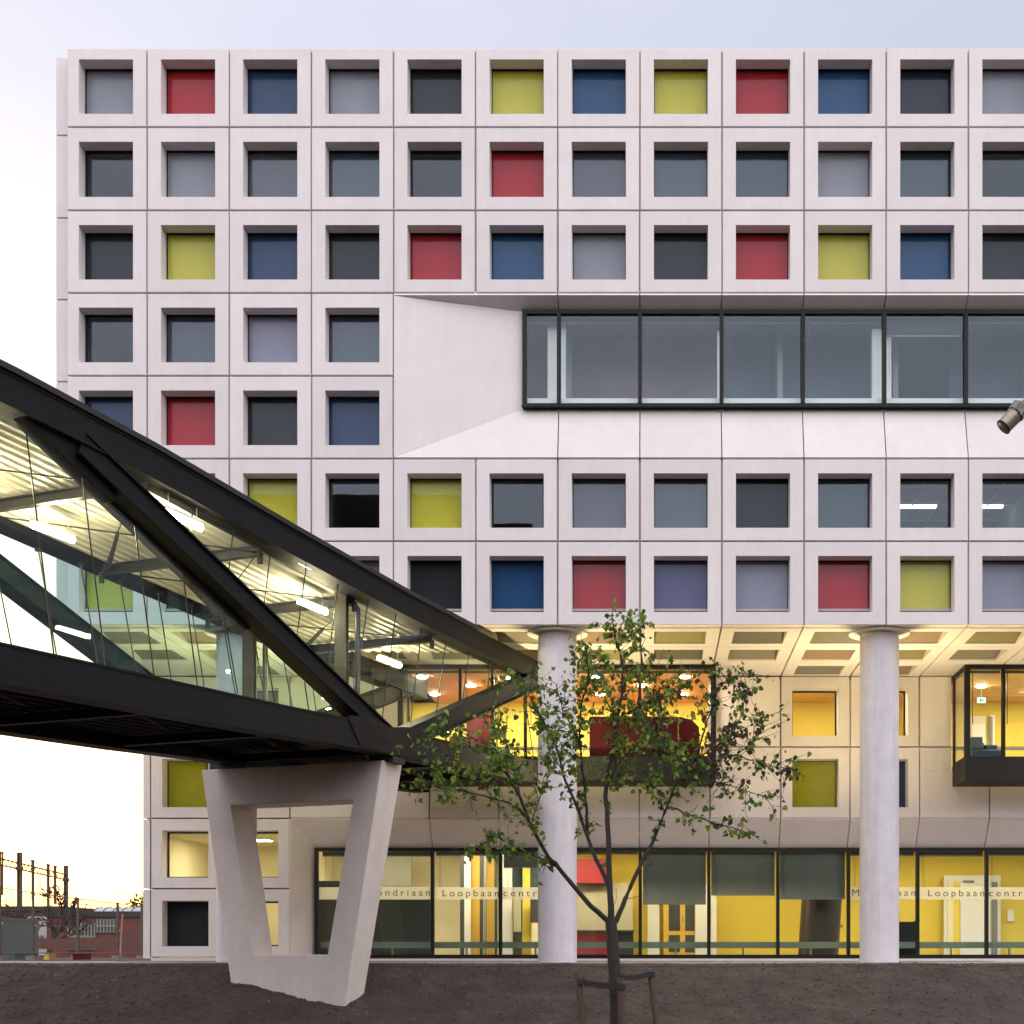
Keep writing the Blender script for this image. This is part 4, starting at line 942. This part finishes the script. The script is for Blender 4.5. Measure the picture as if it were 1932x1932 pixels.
for (k, a, b, r, t) in seg:
    px, py = to_px(a); dn = dens(px, py)
    nt_ = 0
    base = {'A': .8, 'C': .9, 'D': .8, 'B': .9}.get(k, 1.25)
    if t < .25 and k in 'ABCD': base *= .35
    x_ = base*dn*2.3
    nt_ = int(x_)+(1 if LR.random() < x_-int(x_) else 0)
    for _ in range(nt_):
        s = a.lerp(b, LR.random()); ax = (b-a).normalized()
        d = (Vector((LR.gauss(0, .8), LR.gauss(0, .9), LR.gauss(.25, .6))).normalized()*.85+ax*.6).normalized()
        ln = LR.uniform(.18, .62)*(1.0 if dn > .5 else .75); pts = [s]
        nseg = 5
        for i in range(nseg):
            d = (d+Vector((LR.gauss(0, .22), LR.gauss(0, .22), LR.gauss(-.02, .2)))).normalized(); pts.append(pts[-1]+d*ln/nseg)
        twig.tube([q-TO for q in pts], [.0055, .005, .0045, .004, .003, .002], 4, caps=False)
        qx, qy = to_px(pts[-1])
        brown = (qx > 1330 and qy < 1480 and qy > 1255 and LR.random() < .62) or (1240 < qx < 1340 and qy < 1400 and LR.random() < .30) or LR.random() < .03
        nl = LR.randint(3, 7) if dn > .3 else LR.randint(0, 4)
        for i in range(nl):
            j = LR.randint(1, nseg); p = pts[j]+Vector((LR.gauss(0, .03), LR.gauss(0, .04), LR.gauss(-.02, .03)))
            put_leaf(p, 3 if brown and LR.random() < .85 else LR.choice([0, 0, 0, 1, 1, 2]))
        if LR.random() < .5:
            # side twig
            s2 = pts[2]; d2 = Vector((LR.gauss(0, .8), LR.gauss(0, .8), LR.gauss(0, .7))).normalized(); e2 = s2+d2*LR.uniform(.08, .25)
            twig.tube([s2-TO, e2-TO], [.0035, .002], 4, caps=False)
            for i in range(LR.randint(1, 3) if dn > .3 else 0): put_leaf(e2+Vector((LR.gauss(0, .03), LR.gauss(0, .03), LR.gauss(0, .03))), 3 if brown else LR.choice([0, 1, 2]))
o = twig.build('twigs', M['bark'], TR); o['kind'] = 'stuff'
single.sort(key=lambda s: -s[2])
lm = {}
for i, (p, q, L, kind, vs, fs) in enumerate(single[:290]):
    kk = (kind, i % 4)
    if kk not in lm:
        m = MB(); m.add([v/L*.1 for v in vs], fs); lm[kk] = m.mesh('leaf', LF[kind])
    o = bpy.data.objects.new('leaf', lm[kk]); link(o, TR); s = L/.1
    o.matrix_local = Matrix.Translation(p-TO) @ q.to_4x4() @ Matrix.Scale(s, 4)
fol = MB()
for (p, q, L, kind, vs, fs) in single[290:]:
    fol.add([q @ v + p-TO for v in vs], fs, kind)
o = fol.build('crown', LF, TR); o['kind'] = 'stuff'
print('leaves', len(single))
# stakes and straps
def stake(pxt, pxb, pyt, dy, r):
    o = empty('tree_stake', (X(pxb, YT_+dy), YT_+dy, -1.4)); t = Vector(o.location)
    top = P(pxt, pyt, YT_+dy)
    m = MB(); m.tube([Vector((0, 0, 0)), (top-t)*.5+Vector((.01, 0, 0)), top-t], [r*1.05, r, r*.95], 10); m.build('post', M['stake'], o); return o
s1 = stake(1090, 1102, 1833, -.15, .052); props(s1, 'weathered round wooden stake to the left of the young tree trunk', 'tree stake', 'stakes holding the young tree')
s2 = stake(1228, 1245, 1838, -.1, .050); props(s2, 'weathered round wooden stake to the right of the young tree trunk', 'tree stake', 'stakes holding the young tree')
s3 = stake(1170, 1175, 1845, -.35, .055); props(s3, 'pale round wooden stake standing right in front of the trunk', 'tree stake', 'stakes holding the young tree')
def strap(p, q, w, label):
    m = MB(); n = 8; v = []
    for i in range(n+1):
        t = i/n; c = Vector(p).lerp(Vector(q), t)+Vector((0, -.01*sin(pi*t), -.015*sin(pi*t)))
        v += [c+Vector((0, -.012, -w/2)), c+Vector((0, -.012, w/2)), c+Vector((0, .012, w/2)), c+Vector((0, .012, -w/2))]
    f = [(i*4+a, i*4+(a+1) % 4, i*4+4+(a+1) % 4, i*4+4+a) for i in range(n) for a in range(4)]+[(3, 2, 1, 0), (n*4, n*4+1, n*4+2, n*4+3)]
    m.add(v, f)
    for c in (Vector(p), Vector(q)):
        m.tube([c+Vector((0, .05, -w/2)), c+Vector((0, .05, w/2))], .068, 14)
    o = m.build('tree_tie', M['strap'], None, label=label, cat='tree tie', group='black straps tying the tree to its stakes')
    return o
strap(P(1096, 1853, 19.8), P(1172, 1861, 19.6), .085, 'black rubber strap from the left stake to the tree')
strap(P(1175, 1845, 19.75), P(1228, 1838, 19.85), .075, 'black rubber strap from the right stake to the tree, the higher one')

# ------------------------------------------------------------------ street lamp (head reaches in at the right)
YL = 12.0; s_ = YL/F
head = P(1905, 785, YL); LPb = Vector((head.x+1.75, YL, -1.4))
SL = empty('street_lamp', tuple(LPb), 'grey street lamp whose cylindrical head hangs from a sloping arm at the right', 'street lamp')
def lp(px, py, dy=0): return P(px, py, YL+dy)-LPb
ax = (P(1893, 806, YL)-P(1932, 760, YL)).normalized()
c0 = lp(1932, 770); d = ax
perp = Vector((0, 1, 0)); up2 = d.cross(perp).normalized()
m = MB(); m.tube([lp(1916, 782), lp(1893, 806)], [.073, .070], 24, sm=True)
m.tube([lp(1893, 806), lp(1890.5, 808.5)], [.068, .03], 24); h = m.build('lamp_head', mat('brushed_lamp_metal', (.30, .25, .20), .35, metal=.6, var=.2, scale=9), SL)
m = MB(); m.tube([lp(1917, 781), lp(1915, 783)], .077, 24); m.tube([lp(1894, 805), lp(1892.5, 806.5)], .074, 24); m.build('rim', M['dark'], h)
m = MB(); c = lp(1924, 776); 
m.tube([lp(1932, 766), lp(1926, 768), lp(1915, 784)], [.045, .085, .080], 6, sm=False); m.build('housing', M['mgrey'], SL)
m = MB(); e1 = lp(1926, 770); m.tube([e1, e1-d*.8, Vector((0, 0, lp(1926, 770).z+1.45)), Vector((0, 0, lp(1926, 770).z+1.2))], [.032, .032, .038, .04], 12); m.build('arm', M['pipe'], SL)
zt_ = lp(1926, 770).z+1.35
m = MB(); m.tube([(0, 0, 0), (0, 0, 1.2), (0, 0, zt_)], [.09, .075, .045], 16); m.build('pole', M['pipe'], SL)
m = MB(); q = lp(1905, 792)+Vector((.02, -.07, -.02)); m.tube([lp(1913, 795)+Vector((0, -.05, 0)), lp(1903, 805)+Vector((0, -.05, 0))], .012, 8); m.build('lens_edge', mat('amber_lens', (.7, .42, .10), .3), SL)

# ------------------------------------------------------------------ background at the left
M['galv'] = mat('galvanised_tube', (.15, .125, .11), .6, metal=.2)
FP_ = [(-45, 35.4), (0, 38.4), (63, 41.7), (147, 46.3), (222, 50.6), (268, 54), (330, 58)]
pts = [Vector((X(a, y), y, 0)) for a, y in FP_]
wire = None
for i in range(len(pts)-1):
    a, b = pts[i], pts[i+1]; L = (b-a).length; ang = math.atan2(b.y-a.y, b.x-a.x)
    o = empty('fence_panel', tuple(a), None, None, 'mesh fence panels on the building site', ang)
    props(o, ['mesh site fence panel at the far left edge of the picture', 'mesh site fence panel crossing in front of the near railway mast', 'mesh site fence panel in front of the white-banded brick building', 'mesh site fence panel in front of the low brick wall with a slatted gate', 'mesh site fence panel with a slack cable next to the concrete building', 'mesh site fence panel hidden behind the concrete building'][i], 'fence panel')
    for x in (.04, L-.06):
        m = MB(); m.tube([(x, 0, .12), (x+R.uniform(-.04, .04), 0, 2.12)], .034, 8); m.build('post', M['galv'], o)
    for z in (.22, 2.08, 1.1):
        m = MB(); m.tube([(.04, 0, z), (L-.06, 0, z)], .016 if z != 1.1 else .009, 6); m.build('rail', M['galv'], o)
    m = MB(); x = .1
    while x < L-.1: m.box(x, x+.005, -.003, .003, .22, 2.08); x += .14
    z = .4
    while z < 2: m.box(.05, L-.07, -.004, .003, z, z+.005); z += .25
    w_ = m.build('wire_mesh', M['galv'], o); w_['kind'] = 'stuff'
    m = MB(); m.box(-.35, .35, -.12, .12, 0, .14); m.build('foot_block', M['paving'], o)
    m = MB(); m.box(L*.02+.02, L*.02+.16, -.02, .02, 1.05, 1.09); m.build('clamp', M['white'], o)
o = props(MB().tube([P(231, 1725, 52.5), P(229, 1760, 52.3), P(227, 1800, 52), P(230, 1806, 52)], .03, 8).build('cable', mat('orange_cable', (.5, .22, .14), .6)), 'slack pinkish cable hanging down the fence beside the building', 'cable')
# brick buildings
brick = mat('dark_red_brick', (.15, .045, .035), .9, var=.3, scale=2); brickd = mat('brown_brick', (.075, .035, .028), .9, var=.3, scale=2)
def bld(name, label, px0, px1, pyt, Y, depth, m_, wins=(), band=None):
    o = empty(name, (X(px0, Y), Y, 0)); props(o, label, 'building'); w = X(px1, Y)-X(px0, Y); h = Z(pyt, Y)
    m = MB(); m.box(0, w, 0, depth, -.1, h); m.build('wall', m_, o)
    m = MB(); m.box(-.15, w+.15, -.15, depth+.1, h+.004, h+.35); m.build('roof', M['under'], o)
    for (a, b, c, d, mm) in wins:
        k = MB(); k.box(X(a, Y)-X(px0, Y), X(b, Y)-X(px0, Y), -.08, .02, Z(d, Y), Z(c, Y)); wn = k.build('window', mm, o)
        nw = max(1, int((b-a)/6))
        k = MB()
        for q in range(nw+1):
            xx = X(a, Y)-X(px0, Y)+(X(b, Y)-X(a, Y))*q/nw; k.box(xx-.05, xx+.05, -.14, -.081, Z(d, Y), Z(c, Y))
        k.box(X(a, Y)-X(px0, Y), X(b, Y)-X(px0, Y), -.16, -.141, Z((c+d)/2, Y)-.05, Z((c+d)/2, Y)+.05); k.build('window_frame', M['mgrey'], wn)
    return o
bld('brick_building', 'dark brown flat-roofed brick building behind the railway masts', -90, 113, 1719, 95, 20, brickd, [(50, 66, 1737, 1751, M['bluep']), (70, 84, 1765, 1780, M['bluep']), (6, 30, 1745, 1788, M['dgrey'])])
k = MB(); k.box(X(43, 94.7), X(85, 94.7), 94.93, 94.99, .1, Z(1729, 94.7)); k.box(0, .01, 94.94, 94.95, .1, .11)
props(k.build('rendered_wall', mat('pale_render', (.42, .38, .38), .9)), 'pale rendered wall front set against the dark brown brick building', 'wall')
bn = bld('brick_wall_building', 'low red brick building with a slatted gate next to the concrete facade', 90, 330, 1730, 85, 14, brick, [(185, 222, 1734, 1760, M['dgrey']), (130, 180, 1742, 1792, brickd)])
# arched glazed roof
o = empty('arched_canopy', (X(190, 88), 88, Z(1730, 88)), 'pale arched glazed canopy rising above the low red brick building', 'canopy')
m = MB(); n = 12; x0, x1 = 0, X(330, 88)-X(190, 88)
for i in range(n):
    a, b = pi*i/n, pi*(i+1)/n; r = .62
    m.add([(x0, r*cos(a)*2, r*sin(a)), (x1, r*cos(a)*2, r*sin(a)), (x1, r*cos(b)*2, r*sin(b)), (x0, r*cos(b)*2, r*sin(b))], [(0, 1, 2, 3)])
m.build('glazing', mat('canopy_glazing', (.45, .45, .50), .3), o)
for k in range(9):
    m = MB(); xx = x0+(x1-x0)*k/8; m.tube([(xx, .63*cos(pi*i/10)*2, .66*sin(pi*i/10)) for i in range(11)], .03, 5); m.build('rib', M['galv'], o)
# low barrier boards behind the fence
k = MB(); k.box(X(-60, 70), X(300, 70), 70, 70.15, .45, 1.0); props(k.build('barrier', mat('rust_barrier', (.13, .05, .04), .8, var=.3)), 'long low rust brown barrier running behind the mesh fence', 'barrier')
for i, (a, b, mm, lb) in enumerate(((83, 92, 'gold', 'small ochre crate on the ground under the mesh fence'), (137, 160, 'dred', 'red crate lying under the mesh fence'), (28, 58, 'dgrey', 'dark grey crate under the mesh fence near the left edge'))):
    k = MB(); k.box(X(a, 45), X(b, 45), 45, 45.5, 0, .17); k.box(X(a, 45)-.02, X(b, 45)+.02, 44.98, 45.52, .17, .20); props(k.build('crate', M[mm]), lb, 'crate')
# portable container at far left
k = MB(); k.box(X(-60, 50), X(3, 50), 50, 53, 0, 1.45); k.box(X(-62, 50), X(4, 50), 49.95, 53.05, 1.45, 1.55); props(k.build('site_cabin', mat('grey_cabin', (.10, .13, .13), .6)), 'grey site cabin at the left edge behind the fence', 'cabin')
go = empty('slatted_gate', (X(8, 55), 55, 0), 'dark gate of upright slats behind the fence near the left edge', 'gate')
for q in range(22):
    k = MB(); k.box(q*.045, q*.045+.03, 0, .03, .1, 1.25); k.build('slat', M['dgrey'], go)
k = MB(); k.box(-.02, 1.02, -.02, .0, .2, .25); k.box(-.02, 1.02, -.02, 0, 1.1, 1.15); k.build('rail', M['dgrey'], go)
# railway masts and portal
rust = mat('rusty_mast_steel', (.10, .055, .04), .7, var=.3, scale=6)
Pm = []
for i, (px, pyt, y, w) in enumerate(((37, 1608, 110, 7.5), (124.5, 1633, 127, 6.5), (-110, 1575, 92, 8))):
    h = Z(pyt, y); s = w*y/F/2
    o = empty('railway_mast', (X(px, y), y, 0), ['tall brown steel railway mast, the left one carrying the portal beam', 'brown steel railway mast at the right end of the portal beam', 'brown steel railway mast outside the left edge of the picture'][i], 'railway mast', 'railway masts of the overhead line')
    m = MB(); m.box(-s, -s*.5, -s, s, 0, h); m.box(s*.5, s, -s, s, 0, h); m.box(-s*.5, s*.5, -s*.1, s*.1, 0, h); m.build('shaft', rust, o)
    m = MB(); m.box(-s*1.5, s*1.5, -s*1.2, s*1.2, 7.0, 7.3); m.build('collar', rust, o)
zb = 7.15; A_ = Vector((X(-110, 92), 92, zb)); B_ = Vector((X(124.5, 127), 127, zb))
PB = empty('portal_beam', tuple(A_), 'rusty lattice portal beam spanning the railway masts with hanging insulators', 'portal beam')
dv = (B_-A_); Lb = dv.length; dv.normalize()
m = MB(); 
for z in (0, .5): m.tube([Vector((0, 0, z)), dv*Lb+Vector((0, 0, z))], .07, 6)
k = 0
while k < Lb-1: m.tube([dv*k, dv*(k+.6)+Vector((0, 0, .5))], .03, 4); m.tube([dv*(k+.6)+Vector((0, 0, .5)), dv*(k+1.2)], .03, 4); k += 1.2
m.build('lattice', rust, PB)
for i, (px, hh) in enumerate(((3, 2.3), (62, 2.4), (91, 4.4), (104, 2.4), (-40, 2.4))):
    # position along the beam whose picture x is px
    lo, hi = 0, Lb
    for _ in range(40):
        md = (lo+hi)/2; q = A_+dv*md
        if q.x*F/q.y+CX < px: lo = md
        else: hi = md
    q = dv*lo
    m = MB()
    for s in (-.25, .25): m.tube([q+dv*s, q+dv*s+Vector((0, 0, -hh))], .075, 5)
    for z in (0, -hh*.35, -hh*.7, -hh): m.tube([q-dv*.25+Vector((0, 0, z)), q+dv*.25+Vector((0, 0, z))], .05, 5)
    m.build('hanger', rust, PB)
    m = MB()
    for s in (-.3, .3): m.tube([q+dv*s, q+dv*s+Vector((0, 0, 1.0))], .075, 5)
    m.tube([q-dv*.5+Vector((0, 0, 1.0)), q+dv*.5+Vector((0, 0, 1.0))], .08, 5); m.build('insulator', rust, PB)
    m = MB(); m.tube([q+Vector((0, 0, -hh)), q+dv*(3.2 if i % 2 else -3.2)], .03, 4); m.tube([q+Vector((0, 0, -hh*.9)), q+dv*(-3.6)+Vector((0, 0, -.1))], .022, 4); m.build('stay_wire', rust, PB)
# bare and leafy trees
def bgtree(px, pyt, Y, wpx, leafy, label, seed, pyb=1800):
    rr = random.Random(seed); base = Vector((X(px, Y), Y, 0)); h = Z(pyt, Y)
    o = empty('background_tree', tuple(base), label, 'tree', 'trees beyond the fence')
    m = MB(); lf = MB(); wd = wpx*Y/F/2
    def br(p, d, ln, r, dep):
        q = [p]; dd = d.copy()
        for i in range(4):
            dd = (dd+Vector((rr.gauss(0, .16), rr.gauss(0, .16), rr.gauss(0, .1)))).normalized(); q.append(q[-1]+dd*ln/4)
        m.tube(q, [r, r*.9, r*.8, r*.7, r*.6], 5 if dep else 7, caps=False)
        if dep < 5:
            for _ in range(3 if dep else 6):
                s = q[rr.randint(2, 4)]; nd = (dd+Vector((rr.gauss(0, .65)*wd/h*2.2, rr.gauss(0, .5), rr.gauss(.15, .35)))).normalized(); br(s, nd, ln*rr.uniform(.5, .78), max(.032, r*.58), dep+1)
        if dep >= 2 and leafy > 0:
            for _ in range(int(leafy*5)):
                c = q[rr.randint(1, 4)]+Vector((rr.gauss(0, .35), rr.gauss(0, .35), rr.gauss(0, .3))); s = rr.uniform(.10, .22)
                a = Vector((rr.gauss(0, 1), rr.gauss(0, 1), rr.gauss(0, 1))).normalized()*s; b = Vector((rr.gauss(0, 1), rr.gauss(0, 1), rr.gauss(0, 1))).normalized()*s
                lf.add([c, c+a, c+a+b, c+b], [(0, 1, 2, 3)])
    br(Vector((0, 0, 0)), Vector((0, 0, 1)), h*.40, h*.026, 0)
    m.build('trunk', M['bark'], o)
    if lf.v: k = lf.build('crown', LF[1] if leafy > .8 else LF[3], o); k['kind'] = 'stuff'
    return o
bgtree(92, 1664, 75, 70, 0, 'bare spreading tree between the two railway masts', 3)
bgtree(60, 1700, 78, 50, 0, 'smaller bare tree left of the right-hand railway mast', 5)
bgtree(258, 1672, 100, 60, 1.2, 'leafy tree rising beside the corner of the concrete building', 8)
bgtree(175, 1716, 110, 40, 1.4, 'round dark tree behind the low brick roofs', 11)
bgtree(205, 1716, 112, 40, 1.4, 'dark tree just left of the arched canopy', 14)
bgtree(20, 1702, 120, 60, 1.0, 'dark tree over the roof at the left edge', 17)
bgtree(140, 1722, 130, 40, .8, 'faint low tree right of the tall masts', 19)
print('objects', len(bpy.data.objects))

# ------------------------------------------------------------------ across the street, seen only mirrored in the windows
o = empty('office_block', (-20, -34, -1.4), 'dark office block with pale floor bands seen mirrored in two windows above the bridge', 'building')
bod = mat('dark_cladding', (.03, .033, .035), .6); bnd = mat('grey_band', (.16, .17, .17), .6)
m = MB(); poly = [(-9, 0), (13.5, 0)]
m.box(-9, 11.6, -14, 0, 0, 31.5); m.box(-9, 6.5, -14, 0, 31.5, 33.5); m.tube([(11.0, -2.6, 0), (11.0, -2.6, 29.0)], 2.55, 24); m.build('wall', bod, o)
for k in range(7):
    m = MB(); m.box(-9.1, 11.2, .01, .18, 3.4+k*4.1, 3.9+k*4.1); m.build('floor_band', bnd, o)

for (x, w, h, d, lb) in ((-95, 60, 22, 14, 'long dark terrace added far to the left across the street to darken the mirrored glass'), (-8, 46, 22, 12, 'dark terrace added straight across the street to darken the mirrored glass'), (40, 60, 25, 14, 'tall dark terrace added to the right across the street to darken the mirrored glass')):  # invented terraces behind the camera, dark and tall to deepen the lower glass reflections
    o = empty('added_terrace', (x, -52, -1.4), lb, 'building'); m = MB(); m.box(0, w, -d, 0, 0, h); m.build('wall', bod, o)
    m = MB(); m.prism([(0, .4, h+.004), (0, -d-.4, h+.004), (0, -d/2, h+3.5)], (w, 0, 0)); m.build('roof', bod, o)
    m = MB(); k = 2
    while k < w-2:
        for z in range(2, int(h)-1, 3): m.box(k, k+1.3, .01, .06, z, z+1.5)
        k += 3.2
    m.build('windows', bnd, o)

# bolts at the steel nodes and connection plates
for (px, py) in ((700, 1368), (714, 1372), (728, 1376), (700, 1392), (716, 1396), (732, 1400), (775, 1388), (790, 1388), (775, 1404), (790, 1404)):
    for off in (-.022,):
        p = TN(px, py)+nB*off; m = MB(); m.tube([p-nB*.015, p+nB*.03], .017, 6, sm=False); FP(m, 'bolt', M['rod'])
